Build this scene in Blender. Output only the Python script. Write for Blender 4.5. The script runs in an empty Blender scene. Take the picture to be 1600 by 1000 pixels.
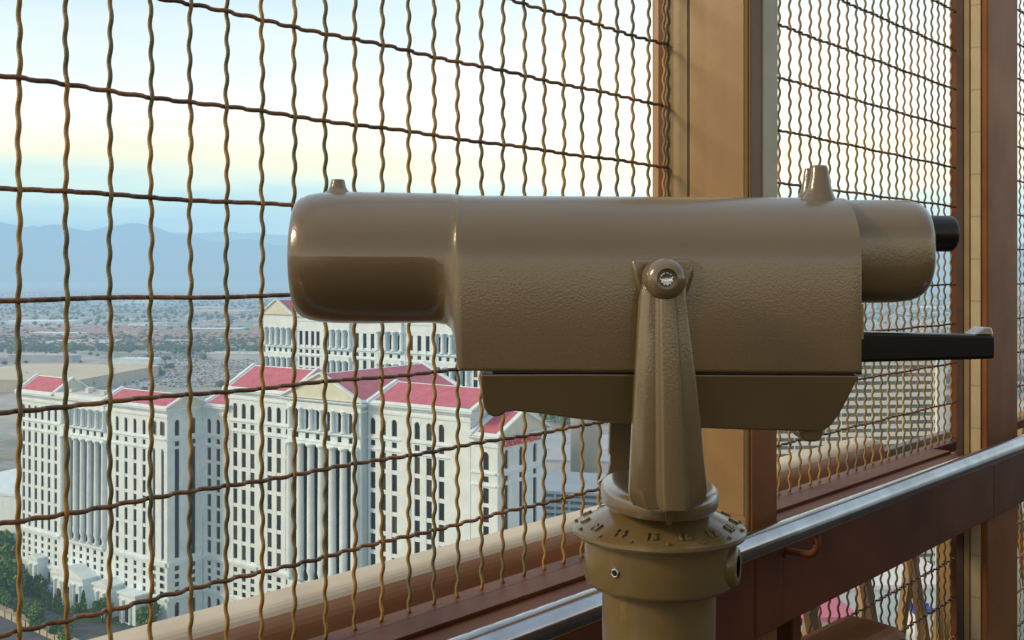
import bpy, bmesh, math, random
from mathutils import Vector, Matrix
R = math.radians
SC = bpy.context.scene
COL = SC.collection
random.seed(7)
EYE = 140.0                      # the deck is about 140 m above the street
F = 1640.0
HY = 432.0

# ------------------------------------------------------------------ helpers
class MB:
    def __init__(s): s.v = []; s.f = []; s.m = []; s.sm = []
    def add(s, vs, fs, mi=0, smooth=False):
        b = len(s.v); s.v += [tuple(v) for v in vs]
        for f in fs:
            s.f.append(tuple(b + i for i in f)); s.m.append(mi); s.sm.append(smooth)
    def box(s, x0, x1, y0, y1, z0, z1, fr=None, mi=0):
        vs = [(x, y, z) for z in (z0, z1) for y in (y0, y1) for x in (x0, x1)]
        if fr: vs = [fr(*v) for v in vs]
        s.add(vs, [(0,2,3,1),(4,5,7,6),(0,1,5,4),(2,6,7,3),(0,4,6,2),(1,3,7,5)], mi)
    def prism(s, pts, d0, d1, fr=None, mi=0):      # pts (x,z) extruded along y
        n = len(pts)
        vs = [(p[0], d0, p[1]) for p in pts] + [(p[0], d1, p[1]) for p in pts]
        if fr: vs = [fr(*v) for v in vs]
        fs = [tuple(range(n)), tuple(range(2*n-1, n-1, -1))]
        for i in range(n):
            j = (i+1) % n; fs.append((i, i+n, j+n, j))
        s.add(vs, fs, mi)
    def rings(s, rings, close0=True, close1=True, mi=0, smooth=True):
        n = len(rings[0]); vs = [p for r in rings for p in r]; fs = []
        for k in range(len(rings)-1):
            for i in range(n):
                j = (i+1) % n
                fs.append((k*n+i, k*n+j, (k+1)*n+j, (k+1)*n+i))
        if close0: fs.append(tuple(range(n-1, -1, -1)))
        if close1: fs.append(tuple((len(rings)-1)*n + i for i in range(n)))
        s.add(vs, fs, mi, smooth)
    def lathe(s, prof, c, n=48, axis='z', mi=0, smooth=True):
        rg = []
        for r, h in prof:
            ring = []
            for i in range(n):
                a = 2*math.pi*i/n
                p, q = r*math.cos(a), r*math.sin(a)
                ring.append({'z': (c[0]+p, c[1]+q, c[2]+h), 'x': (c[0]+h, c[1]+p, c[2]+q), 'y': (c[0]+p, c[1]+h, c[2]+q)}[axis])
            rg.append(ring)
        s.rings(rg, mi=mi, smooth=smooth)
    def tube(s, pts, r, n=8, mi=0):
        pts = [Vector(p) for p in pts]; rg = []; up = None
        for i, p in enumerate(pts):
            d = (pts[min(i+1, len(pts)-1)] - pts[max(i-1, 0)]).normalized()
            if up is None: up = d.orthogonal().normalized()
            up = (up - d*up.dot(d)).normalized(); sd = d.cross(up)
            rg.append([p + (up*math.cos(2*math.pi*k/n) + sd*math.sin(2*math.pi*k/n))*r for k in range(n)])
        s.rings(rg, mi=mi)
    def build(s, name, mats, parent=None, origin=None, bevel=0, recalc=True, seg=2):
        me = bpy.data.meshes.new(name)
        o = Vector(origin) if origin is not None else Vector((0,0,0))
        me.from_pydata([tuple(Vector(v)-o) for v in s.v], [], s.f)
        if not isinstance(mats, (list, tuple)): mats = [mats]
        for m in mats: me.materials.append(m)
        me.polygons.foreach_set('material_index', s.m)
        me.polygons.foreach_set('use_smooth', s.sm)
        if recalc:
            bm = bmesh.new(); bm.from_mesh(me); bmesh.ops.recalc_face_normals(bm, faces=bm.faces); bm.to_mesh(me); bm.free()
        me.update()
        ob = bpy.data.objects.new(name, me); COL.objects.link(ob)
        ob.location = o
        if parent is not None:
            ob.parent = parent
        if bevel:
            b = ob.modifiers.new('bevel', 'BEVEL'); b.width = bevel; b.segments = seg; b.limit_method = 'ANGLE'; b.angle_limit = R(35)
            b.harden_normals = False
        return ob

def thing(name, label, cat, loc=(0,0,0), rz=0, group=None):
    o = bpy.data.objects.new(name, None); COL.objects.link(o)
    o.empty_display_size = .1
    o.location = loc; o.rotation_euler = (0, 0, rz); return tag(o, label, cat, group)
def tag(o, label=None, cat=None, group=None, kind=None):
    if label: o['label'] = label
    if cat: o['category'] = cat
    if group: o['group'] = group
    if kind: o['kind'] = kind
    return o
def rel(root):            # frame that turns world points into the root's local ones (roots without rotation)
    l = Vector(root.location)
    return lambda p: Vector(p) - l
def autosmooth(ob, ang=35):
    me = ob.data
    for p in me.polygons: p.use_smooth = True
    me.set_sharp_from_angle(angle=R(ang))
    return ob

# ------------------------------------------------------------------ materials
def N(nt, t, loc=None, **kw):
    n = nt.nodes.new(t)
    for k, v in kw.items():
        if k in n.inputs: n.inputs[k].default_value = v
        else: setattr(n, k, v)
    return n
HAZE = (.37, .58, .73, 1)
def mat(name, col, rough=.5, metal=0, col2=None, nscale=5, bump=0, bscale=300, bdist=.001, haze=0, spec=.5, dirt=0, coat=0, contrast=(.35,.65), vcol=None, coords='Object', bdetail=3):
    m = bpy.data.materials.new(name); m.use_nodes = True; nt = m.node_tree; L = nt.links
    b = nt.nodes['Principled BSDF']; out = nt.nodes['Material Output']
    b.inputs['Base Color'].default_value = (*col, 1); b.inputs['Roughness'].default_value = rough
    b.inputs['Metallic'].default_value = metal; b.inputs['Specular IOR Level'].default_value = spec
    b.inputs['Coat Weight'].default_value = coat; b.inputs['Coat Roughness'].default_value = .17; b.inputs['Coat IOR'].default_value = 1.7
    tc = N(nt, 'ShaderNodeTexCoord'); co = tc.outputs[coords]
    if col2 is not None:
        no = N(nt, 'ShaderNodeTexNoise', Scale=nscale, Detail=6); L.new(co, no.inputs['Vector'])
        mr = N(nt, 'ShaderNodeMapRange'); mr.inputs[1].default_value = contrast[0]; mr.inputs[2].default_value = contrast[1]
        L.new(no.outputs['Fac'], mr.inputs[0])
        mx = N(nt, 'ShaderNodeMix', data_type='RGBA'); mx.inputs[6].default_value = (*col, 1); mx.inputs[7].default_value = (*col2, 1)
        L.new(mr.outputs[0], mx.inputs[0]); L.new(mx.outputs[2], b.inputs['Base Color'])
        mr2 = N(nt, 'ShaderNodeMapRange'); mr2.inputs[3].default_value = max(.02, rough-.08); mr2.inputs[4].default_value = min(1, rough+.12)
        L.new(no.outputs['Fac'], mr2.inputs[0]); L.new(mr2.outputs[0], b.inputs['Roughness'])
    if bump:
        n2 = N(nt, 'ShaderNodeTexNoise', Scale=bscale, Detail=bdetail); L.new(co, n2.inputs['Vector'])
        bp = N(nt, 'ShaderNodeBump', Strength=bump, Distance=bdist); L.new(n2.outputs['Fac'], bp.inputs['Height']); L.new(bp.outputs[0], b.inputs['Normal']); L.new(bp.outputs[0], b.inputs['Coat Normal'])
    if haze:
        add_haze(nt, b.outputs[0], out, haze)
    return m
def add_haze(nt, sh, out, Lh, hcol=HAZE):      # aerial haze painted in as glow, growing with distance in world metres
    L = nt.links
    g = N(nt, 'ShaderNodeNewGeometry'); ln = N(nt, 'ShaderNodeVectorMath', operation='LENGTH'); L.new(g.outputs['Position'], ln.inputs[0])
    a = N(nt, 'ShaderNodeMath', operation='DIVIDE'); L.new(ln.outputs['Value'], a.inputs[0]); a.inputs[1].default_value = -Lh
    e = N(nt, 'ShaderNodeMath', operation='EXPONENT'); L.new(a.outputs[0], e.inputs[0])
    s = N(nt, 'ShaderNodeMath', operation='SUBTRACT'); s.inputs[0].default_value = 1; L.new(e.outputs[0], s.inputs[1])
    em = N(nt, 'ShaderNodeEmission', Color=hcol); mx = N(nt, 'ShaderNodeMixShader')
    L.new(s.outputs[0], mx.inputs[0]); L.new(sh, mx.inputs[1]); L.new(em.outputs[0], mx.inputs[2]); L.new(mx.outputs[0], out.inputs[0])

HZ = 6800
PAINT = mat('viewer paint', (.185,.127,.055), .33, col2=(.155,.104,.043), nscale=5, bump=.17, bscale=420, bdist=.0008, coat=1)
PAINT2 = mat('viewer smooth paint', (.20,.14,.055), .22, col2=(.165,.112,.042), nscale=11, bump=.16, bscale=380, bdist=.001, coat=.3)
BLACK = mat('black rubber', (.008,.008,.010), .35, bump=.1, bscale=500)
BLACKM = mat('black enamel', (.004,.004,.004), .25)
STEEL = mat('bright steel', (.75,.75,.73), .22, 1)
BRASS = mat('brass plate', (.35,.27,.08), .35, .8)
CHROME = mat('brushed rail', (.47,.47,.49), .13, 1, col2=(.36,.34,.34), nscale=11, bump=.12, bscale=60, spec=.5)
GLASS = mat('lens glass', (.02,.03,.04), .05, spec=.8)
RUST = mat('dark rust wire', (.27,.115,.032), .33, col2=(.08,.045,.028), nscale=8, bump=.6, bscale=220, bdist=.0015, contrast=(.4,.6))
WIRE = mat('rusty wire', (.36,.205,.045), .42, col2=(.15,.135,.06), nscale=7, bump=.5, bscale=260, bdist=.0015, contrast=(.42,.58))
BROWN = mat('brown paint', (.31,.125,.036), .5, spec=.2, col2=(.20,.07,.02), nscale=3.1, bump=.15, bscale=160)
DBROWN = mat('dark brown paint', (.165,.052,.018), .5, spec=.2, col2=(.10,.03,.012), nscale=3, bump=.12, bscale=120)
GOLD = mat('ochre column paint', (.37,.225,.088), .36, col2=(.29,.165,.06), nscale=2.6, bump=.1, bscale=70, bdist=.002)
SHEENC = mat('grey reflection strip', (.44,.40,.29), .4, col2=(.36,.32,.22), nscale=6)
OLIVE = mat('olive strip', (.30,.20,.085), .4, col2=(.23,.15,.065), nscale=5)
SHADE = mat('dark joint and recess shade', (.05,.027,.014), .6)
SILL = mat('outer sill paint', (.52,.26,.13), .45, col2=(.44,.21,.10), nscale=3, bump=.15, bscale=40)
SILLT = mat('skylit sill top', (.66,.55,.39), .5, col2=(.56,.45,.31), nscale=5)  # brightness of the skylit top is put into this paler colour
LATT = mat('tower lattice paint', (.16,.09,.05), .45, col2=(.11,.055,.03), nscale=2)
REFL = bpy.data.materials.new('cream tile'); REFL.use_nodes = True
def painted_reflection():  # cream gloss with the reflected mesh wires painted in as lines
    nt = REFL.node_tree; L = nt.links; b = nt.nodes['Principled BSDF']; tc = N(nt, 'ShaderNodeTexCoord')
    sp = N(nt, 'ShaderNodeSeparateXYZ'); L.new(tc.outputs['Object'], sp.inputs[0])
    d = N(nt, 'ShaderNodeMath', operation='DIVIDE'); L.new(sp.outputs['Z'], d.inputs[0]); d.inputs[1].default_value = .123
    fr = N(nt, 'ShaderNodeMath', operation='FRACT'); L.new(d.outputs[0], fr.inputs[0])
    lt = N(nt, 'ShaderNodeMath', operation='LESS_THAN'); L.new(fr.outputs[0], lt.inputs[0]); lt.inputs[1].default_value = .035
    no = N(nt, 'ShaderNodeTexNoise', Scale=6, Detail=5); L.new(tc.outputs['Object'], no.inputs['Vector'])
    m1 = N(nt, 'ShaderNodeMix', data_type='RGBA'); m1.inputs[6].default_value = (.54,.43,.27,1); m1.inputs[7].default_value = (.42,.32,.19,1); L.new(no.outputs['Fac'], m1.inputs[0])
    m2 = N(nt, 'ShaderNodeMix', data_type='RGBA'); L.new(lt.outputs[0], m2.inputs[0]); L.new(m1.outputs[2], m2.inputs[6]); m2.inputs[7].default_value = (.36,.26,.15,1)
    L.new(m2.outputs[2], b.inputs['Base Color']); b.inputs['Roughness'].default_value = .45
painted_reflection()
HH = 9500
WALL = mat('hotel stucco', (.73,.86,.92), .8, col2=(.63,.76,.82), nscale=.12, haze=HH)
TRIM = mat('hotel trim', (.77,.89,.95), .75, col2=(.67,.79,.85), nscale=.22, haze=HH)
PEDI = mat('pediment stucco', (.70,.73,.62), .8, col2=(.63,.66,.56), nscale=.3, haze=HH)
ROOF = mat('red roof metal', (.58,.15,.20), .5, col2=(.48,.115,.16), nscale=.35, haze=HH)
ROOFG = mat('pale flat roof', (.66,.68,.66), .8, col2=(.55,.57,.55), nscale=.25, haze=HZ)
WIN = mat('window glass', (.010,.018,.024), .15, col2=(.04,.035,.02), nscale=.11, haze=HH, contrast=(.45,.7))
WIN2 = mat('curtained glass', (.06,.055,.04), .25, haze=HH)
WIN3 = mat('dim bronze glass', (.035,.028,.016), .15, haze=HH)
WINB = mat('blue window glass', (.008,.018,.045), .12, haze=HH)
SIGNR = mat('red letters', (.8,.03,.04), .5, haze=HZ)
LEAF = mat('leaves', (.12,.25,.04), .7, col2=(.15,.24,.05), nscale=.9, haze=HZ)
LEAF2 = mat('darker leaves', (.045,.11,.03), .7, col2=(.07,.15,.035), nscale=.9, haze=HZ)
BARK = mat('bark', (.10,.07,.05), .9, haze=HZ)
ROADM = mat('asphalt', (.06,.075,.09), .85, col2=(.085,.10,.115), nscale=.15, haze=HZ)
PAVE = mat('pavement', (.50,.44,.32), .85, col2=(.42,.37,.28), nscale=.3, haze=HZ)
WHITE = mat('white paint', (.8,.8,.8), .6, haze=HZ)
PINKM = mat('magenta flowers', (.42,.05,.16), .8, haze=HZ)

# ------------------------------------------------------------------ world, sun, camera
SIDE_SUN_DIR = Vector((-.86, -.24, .46)).normalized()      # towards the added warm side light; the sunset lies ahead
elev = math.asin(SIDE_SUN_DIR.z); azim = math.atan2(SIDE_SUN_DIR.x, SIDE_SUN_DIR.y)
def world():
    w = bpy.data.worlds.new('World'); SC.world = w; w.use_nodes = True; nt = w.node_tree; L = nt.links
    bg = nt.nodes['Background']; tc = N(nt, 'ShaderNodeTexCoord'); sp = N(nt, 'ShaderNodeSeparateXYZ')
    nm = N(nt, 'ShaderNodeVectorMath', operation='NORMALIZE'); L.new(tc.outputs['Generated'], nm.inputs[0]); L.new(nm.outputs[0], sp.inputs[0])
    # thin streaks of cloud disturb the elevation bands
    mp = N(nt, 'ShaderNodeMapping'); mp.inputs['Scale'].default_value = (2.2, 2.2, 16); L.new(nm.outputs[0], mp.inputs[0])
    no = N(nt, 'ShaderNodeTexNoise', Scale=2.2, Detail=5); L.new(mp.outputs[0], no.inputs['Vector'])
    ad = N(nt, 'ShaderNodeMath', operation='MULTIPLY_ADD'); L.new(no.outputs['Fac'], ad.inputs[0]); ad.inputs[1].default_value = .075
    sb = N(nt, 'ShaderNodeMath', operation='SUBTRACT'); L.new(sp.outputs['Z'], sb.inputs[0]); sb.inputs[1].default_value = .0375
    L.new(sb.outputs[0], ad.inputs[2])
    def ramp(stops):
        r = N(nt, 'ShaderNodeValToRGB'); e = r.color_ramp.elements
        e[0].position, e[0].color = stops[0][0], (*stops[0][1], 1); e[1].position, e[1].color = stops[-1][0], (*stops[-1][1], 1)
        for p, c in stops[1:-1]:
            x = e.new(p); x.color = (*c, 1)
        L.new(ad.outputs[0], r.inputs[0]); return r
    fr = ramp([(0,(.34,.56,.72)),(.03,(.36,.60,.76)),(.055,(.43,.67,.78)),(.074,(.55,.78,.80)),(.09,(.72,.85,.78)),(.108,(.86,.87,.70)),(.13,(.90,.92,.82)),(.155,(.89,.93,.89)),(.20,(.77,.88,.90)),(.27,(.58,.77,.86)),(.55,(.50,.64,.78)),(1,(.42,.52,.62))])
    bk = ramp([(0,(.5,.38,.2)),(.015,(1.5,1.1,.5)),(.06,(1.4,1.2,.75)),(.12,(.75,.78,.78)),(.26,(.42,.42,.42)),(.55,(.30,.30,.30)),(1,(.48,.52,.56))])
    mr = N(nt, 'ShaderNodeMapRange', interpolation_type='SMOOTHSTEP'); L.new(sp.outputs['Y'], mr.inputs[0]); mr.inputs[1].default_value = -.35; mr.inputs[2].default_value = .45
    mx = N(nt, 'ShaderNodeMix', data_type='RGBA'); L.new(mr.outputs[0], mx.inputs[0]); L.new(bk.outputs[0], mx.inputs[6]); L.new(fr.outputs[0], mx.inputs[7])
    # glow of the sunset low in front, to the right
    dt = N(nt, 'ShaderNodeVectorMath', operation='DOT_PRODUCT'); L.new(nm.outputs[0], dt.inputs[0]); dt.inputs[1].default_value = tuple(Vector((.22, 1, .15)).normalized())
    pw = N(nt, 'ShaderNodeMath', operation='POWER'); L.new(dt.outputs['Value'], pw.inputs[0]); pw.inputs[1].default_value = 26
    cl = N(nt, 'ShaderNodeMath', operation='MULTIPLY', use_clamp=True); L.new(pw.outputs[0], cl.inputs[0]); cl.inputs[1].default_value = .55
    gl = N(nt, 'ShaderNodeMix', data_type='RGBA', blend_type='ADD'); L.new(cl.outputs[0], gl.inputs[0]); L.new(mx.outputs[2], gl.inputs[6]); gl.inputs[7].default_value = (.42,.36,.24,1)
    sk = N(nt, 'ShaderNodeTexSky', sky_type='NISHITA', sun_disc=False); sk.sun_elevation = elev; sk.sun_rotation = azim
    s2 = N(nt, 'ShaderNodeMix', data_type='RGBA', blend_type='ADD'); s2.inputs[0].default_value = .006; L.new(gl.outputs[2], s2.inputs[6]); L.new(sk.outputs[0], s2.inputs[7])
    L.new(s2.outputs[2], bg.inputs['Color']); bg.inputs['Strength'].default_value = 1.1
world()
sl = bpy.data.lights.new('added_side_sun', 'SUN'); sl.energy = 2.3; sl.angle = R(14); sl.color = (1, .79, .50)
so = bpy.data.objects.new('added_side_sun', sl); COL.objects.link(so); so.rotation_euler = SIDE_SUN_DIR.to_track_quat('Z', 'Y').to_euler(); so.location = (-20, -20, 170)
cam = bpy.data.cameras.new('camera'); co = bpy.data.objects.new('camera', cam); COL.objects.link(co)
co.location = (0, 0, EYE); co.rotation_euler = (R(90), 0, 0)
cam.sensor_width = 36; cam.lens = 36*F/1600; cam.shift_y = -(500-HY)/1600; cam.clip_start = .05; cam.clip_end = 90000
SC.camera = co
SC.view_settings.view_transform = 'Standard'; SC.view_settings.look = 'None'; SC.view_settings.exposure = 0
SC.render.resolution_x = 1024; SC.render.resolution_y = 640
SC.cycles.use_denoising = True; SC.cycles.max_bounces = 6; SC.cycles.caustics_reflective = False; SC.cycles.caustics_refractive = False

# ================================================================== THE COIN VIEWER
PX, PY = .1396, 1.0                       # pedestal axis
FLOOR = EYE - 1.55
V = thing('coin_viewer', 'large taupe coin-operated viewer on a round post in front of the wire mesh', 'telescope', (PX, PY, FLOOR))
RV = rel(V)
def hd(p):                                 # slight tilt of the head; p relative to the eye
    return RV((p[0], p[1], EYE + p[2] - .006*(p[0]-.13)))
def rr(hw, zt, zb, rt, rb, x, cy=1.0, n=10, sq=1.0):   # rounded-rect ring, separate top and bottom radii
    pts = []
    for (cx, cz, r, a0) in ((cy+hw-rt, zt-rt, rt, 0), (cy-hw+rt, zt-rt, rt, 90), (cy-hw+rb, zb+rb, rb, 180), (cy+hw-rb, zb+rb, rb, 270)):
        for i in range(n+1):
            a = R(a0 + 90*i/n); pts.append((x, cx + r*math.cos(a), cz + r*math.sin(a)))
    return pts
def loft(secs, cy=1.0, **kw):
    mb = MB(); mb.rings([[hd(p) for p in rr(hw, zt, zb, rt, rb, x, cy)] for (x, hw, zt, zb, rt, rb) in secs], **kw); return mb
c = .0163; r = .0625
def circ(x, q):
    q *= 1.03; x += .0085 if x < -.17 else 0
    return (x, q, c+q, c-q, q*.999, q*.999)
S = [circ(-.188,.040), circ(-.1885,.044), circ(-.200,.0445), circ(-.2075,.0455), circ(-.2105,.0475), circ(-.2118,.0495), circ(-.2110,.0525), circ(-.207,.0555), circ(-.200,.0580), circ(-.190,.0598), circ(-.176,.0606), circ(-.150,.0608), circ(-.11,.0604),
     circ(-.080,.0600), (-.070,.0618,.0780,-.0458,.0610,.0598), (-.062,.0618,.0778,-.0468,.0605,.055), (-.057,.0620,.0774,-.0500,.0602,.045), (-.053,.0630,.0766,-.058,.0600,.032), (-.0505,.0648,.0762,-.072,.0600,.018), (-.0490,.0656,.0760,-.0835,.0600,.010), (-.0470,.0662,.0759,-.0850,.0625,.004),
     (-.043,.0664,.0758,-.0852,.0630,.003), (.05,.0664,.0758,-.0852,.0630,.003), (.15,.0664,.0758,-.0852,.0630,.003), (.25,.0664,.0758,-.0852,.0630,.003), (.300,.0664,.0758,-.0852,.0630,.003), (.3085,.0663,.0757,-.0852,.0630,.003), (.3112,.0656,.0752,-.0847,.0597,.003), (.3124,.0615,.0740,-.0838,.0590,.003), (.3126,.055,.068,-.078,.054,.003)]
body = autosmooth(loft(S).build('housing', PAINT, V), 50)
mb = MB(); mb.lathe([(.039,0),(.030,-.002),(.015,-.004),(.002,-.0045)], (0,0,0), axis='x'); mb.v = [tuple(hd((-.1805+p[0], 1+p[1], c+p[2]))) for p in mb.v]; mb.build('lens', GLASS, V)
# thin dark gasket between the housing and the cash cover
mb = MB(); mb.box(-.018, .306, .9385, 1.0615, -.0868, -.0846, fr=lambda x,y,z: hd((x,y,z))); mb.build('gasket', SHADE, V)
# cash box cover below the seam: side outline extruded across
def pz(x, y, Z=.942): return ((x-800)/F*Z, -(y-HY)/F*Z + .006*((x-800)/F*Z-.13))
out = [(751,584),(751,600),(753,625),(756,640),(762,650),(772,654.5),(783,652),(790,646),(805,644.5),(840,648),(900,657),(960,664.5),(1040,670),(1140,674.5),(1230,677),(1280,678.5),(1297,676),(1306,668),(1316,650),(1326,625),(1334,602),(1339,590),(1339.5,586),(1100,584.6),(900,583.5)]
mb = MB(); mb.prism([pz(*p) for p in out], .9355, 1.0645, fr=lambda x,y,z: hd((x, 1+(y-1)*(1 - .34*max(0, min(1, (-.0868-z)/.055))), z)))
cv = mb.build('cash_cover', PAINT, V, bevel=.006, seg=4); autosmooth(cv, 40)
mb = MB(); mb.prism([pz(*p) for p in [(1258,674),(1300,674),(1299,682),(1296,692),(1289,697),(1270,697),(1264,691)]], .965, .998, fr=lambda x,y,z: hd((x,y,z)))
autosmooth(mb.build('latch_foot', PAINT, V, bevel=.003, seg=3), 40)
# eyepiece housing
def ex(q): return (q[0] if q[0] < .323 else .322+(q[0]-.322)*.84, *q[1:])
S = [(.300,.0425,.0728,-.0240,.040,.036),(.322,.0425,.0738,-.0240,.040,.036),(.350,.0425,.0742,-.0238,.040,.036),(.370,.0424,.0742,-.0232,.040,.036),(.385,.0418,.0738,-.0216,.0395,.036),(.394,.0402,.0722,-.0190,.0385,.035),(.4005,.0372,.0690,-.0150,.0355,.033),(.4040,.0330,.0640,-.0100,.031,.029),(.4048,.026,.056,-.002,.024,.022),(.4048,.01,.04,.014,.009,.009)]
S = [ex(q) for q in S]
autosmooth(loft(S).build('eyepiece_housing', PAINT, V), 50)
mb = MB(); mb.lathe([(.010,-.014),(.0172,-.013),(.0172,.0115),(.0166,.0145),(.0150,.0162),(.0125,.0164),(.0122,.011),(.002,.015)], (0,0,0), axis='x')
mb.v = [tuple(hd((.4040+p[0], 1+p[1], .0425+p[2]))) for p in mb.v]; autosmooth(mb.build('eyecup', BLACK, V), 40)
# sights
def sight(name, prof, y0, y1, Z=1.0, bev=.0022):
    mb = MB(); mb.prism([((x-800)/F*Z, -(y-HY)/F*Z + .006*((x-800)/F*Z-.13)) for x, y in prof], y0, y1, fr=lambda x,y,z: hd((x,y,z)))
    autosmooth(mb.build(name, PAINT, V, bevel=bev, seg=3), 50)
def cone(name, cx, cy, z0, prof):
    mb = MB(); rg = []
    for h, hx, hy, ox in prof:
        rg.append([hd((cx+ox+hx*math.cos(2*math.pi*k/20), cy+hy*math.sin(2*math.pi*k/20), z0+h)) for k in range(20)])
    mb.rings(rg); autosmooth(mb.build(name, PAINT, V), 50)
cone('front_sight', (528-800)/F, 1.0, .0765, [(-.002,.016,.016,0),(.0015,.0125,.012,0),(.004,.0095,.009,0),(.007,.0078,.0075,0),(.0125,.0066,.006,0),(.0139,.0060,.0055,0),(.0143,.0045,.004,0)])
cone('rear_sight', (1279-800)/F*.985, .984, .0715, [(-.002,.0185,.012,0),(.002,.0160,.011,0),(.006,.0135,.009,.0005),(.012,.0110,.0075,.001),(.022,.0088,.006,.001),(.031,.0076,.005,.0008),(.0334,.0066,.004,.0006),(.0338,.004,.003,.0004)])
cone('rear_sight', (1280-800)/F*.985, 1.012, .0715, [(-.002,.0185,.012,0),(.002,.0160,.011,0),(.006,.0135,.009,.0005),(.012,.0110,.0075,.001),(.022,.0088,.006,.001),(.031,.0076,.005,.0008),(.0334,.0066,.004,.0006),(.0338,.004,.003,.0004)])
# handle bar at the back
mb = MB(); mb.prism([(.318,-.0500),(.4440,-.0520),(.4440,-.0740),(.318,-.0780)], .964, .992, fr=lambda x,y,z: hd((x,y,z)))
h = mb.build('handle_bar', BLACKM, V, bevel=.003)
mb = MB(); mb.prism([(.4265,-.0516),(.4355,-.0450),(.4415,-.0453),(.4432,-.0519)], .966, .990, fr=lambda x,y,z: hd((x,y,z))); mb.build('thumb_catch', STEEL, h, bevel=.0008)
mb = MB(); mb.box(.3128, .3185, .950, .966, -.0560, -.0235, fr=lambda x,y,z: hd((x,y,z))); mb.build('brass_plate', BRASS, V, bevel=.0005)
mb = MB(); mb.box(.3126, .3175, .952, .998, -.0880, -.0560, fr=lambda x,y,z: hd((x,y,z))); mb.build('hinge_bracket', BLACKM, V, bevel=.0005)
# pivot pads on both sides of the housing
for sgn in (-1, 1):
    q = [(985,405),(1083,405),(1083,430),(1076,452),(1066,470),(1008,470),(995,452),(987,430)]
    mb = MB(); y0 = 1 + sgn*.062; y1 = 1 + sgn*.0712
    mb.prism([((x-800)/F*.935, -(y-HY)/F*.935 + .0) for x, y in q], y0, y1, fr=lambda x,y,z: hd((x,y,z)))
    autosmooth(mb.build('pivot_pad', PAINT, V, bevel=.004, seg=3), 50)
# yoke: two ribbed arms rising from a round base, one mesh
AX = .1335
prof = [(0,17),(-.0,7),(.03,4.5),(.16,1.0),(.34,.8),(.375,-.8),(.40,-3.2),(.45,-3.6),(.66,-3.6),(.71,-3.0),(.745,.5),(.80,2.2),(.97,6),(1,8.5),(1,17)]
def zz(y, Z=.90): return -(y-HY)/F*Z
secs = [(438,1008,1074),(465,1001,1074.5),(520,997,1081),(600,992,1091),(660,989,1097),(720,986,1102),(765,984,1107),(782,986,1107),(793,992,1102)]
for sgn in (-1, 1):
    rg = []
    Y = MB()
    ex_ = [] if sgn < 0 else [(800,981,1110),(806,976,1113),(812,968,1117),(818,960,1120)]
    for k, (y, xl, xr) in enumerate((secs if sgn < 0 else secs[:-1]) + ex_):
        Xl = (xl-800)/F*.895; Xr = (xr-800)/F*.895; z = zz(y); t = max(0, (y-465)/330)
        rib = 1 + .9*max(0, t)
        ring = []
        for f, d in prof:
            d2 = d*rib if d < .9 else d
            yy = .889 + d2*.001 + (0 if d < 15 else -.001) + .004*(1-t) - (.0) + (.012*max(0, (y-760)/33) if d > 4 else 0)
            ring.append(RV((Xl + (Xr-Xl)*f, 1 + sgn*(1-yy)*(-1)*-1 if sgn > 0 else yy, EYE+z)))
        rg.append(ring)
    Y.rings(rg, smooth=False)
    arm = autosmooth(Y.build('yoke_arm', PAINT, V), 28)
    bv = arm.modifiers.new('bevel', 'BEVEL'); bv.width = .0012; bv.segments = 2; bv.limit_method = 'ANGLE'; bv.angle_limit = R(30)
    if sgn < 0: yk = arm
ybase = [(.002,-.2150),(.0500,-.2150),(.0522,-.2142),(.0535,-.2120),(.0542,-.2070),(.0541,-.2025),(.0534,-.1995),(.0515,-.1975),(.0480,-.1962),(.0400,-.1952),(.002,-.1948)]
# base reaches out under each arm
rg = []
for rad, h in ybase:
    ring = []
    for i in range(96):
        a = 2*math.pi*i/96; s_, c_ = math.sin(a), math.cos(a)
        st = 1.6
        ring.append(RV((PX + rad*c_*(1+.05*abs(s_)), 1 + rad*s_*st, EYE+h)))
    rg.append(ring)
YB = MB(); YB.rings(rg)
autosmooth(YB.build('yoke_base', PAINT, V), 60)
for sgn in (-1, 1):
    mb = MB(); rp = [(.002,-.004),(.0085,-.0045),(.0090,-.0100),(.0125,-.0088),(.0155,-.0062),(.0175,-.0020),(.0183,.004),(.0183,.016),(.002,.016)]
    mb.lathe([(a, b) for a, b in rp], (0,0,0), axis='y')
    bx_ = (1042-800)/F*.885
    mb.v = [tuple(RV((bx_+p[0], (.892+p[1]) if sgn < 0 else (1.108-p[1]), EYE-.0022+p[2]))) for p in mb.v]
    bo = autosmooth(mb.build('pivot_boss', PAINT, V), 40)
    mb = MB(); mb.lathe([(.001,0),(.0040,0),(.0044,-.0006),(.0060,-.0006),(.0064,.0002),(.0064,.004),(.001,.004)], (0,0,0), axis='y', n=32)
    for k in range(11):
        if k in (4,): continue
        a = 2*math.pi*k/11; cx, cz = .0051*math.cos(a), .0051*math.sin(a)
        mb.box(cx-.0005, cx+.0005, -.00085, -.0003, cz-.0007, cz+.0007, mi=1)
    mb.v = [tuple(RV((bx_+p[0], (.8866+p[1]) if sgn < 0 else (1.1134-p[1]), EYE-.0022+p[2]))) for p in mb.v]
    mb.build('bolt_head', [STEEL, SHADE], bo)
ft = MB(); sgn = -1
ft.add([RV((.1285, 1+sgn*.1150, EYE-.175)), RV((.1455, 1+sgn*.1150, EYE-.175)), RV((.1335, 1+sgn*.0940, EYE-.2149)), RV((.1375, 1+sgn*.0940, EYE-.2149)),
        RV((.1285, 1+sgn*.050, EYE-.175)), RV((.1455, 1+sgn*.050, EYE-.175))], [(0,1,3,2),(0,4,5,1),(0,2,4),(1,5,3),(2,3,5,4)])
ft.build('rib_foot', PAINT, yk)
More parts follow.
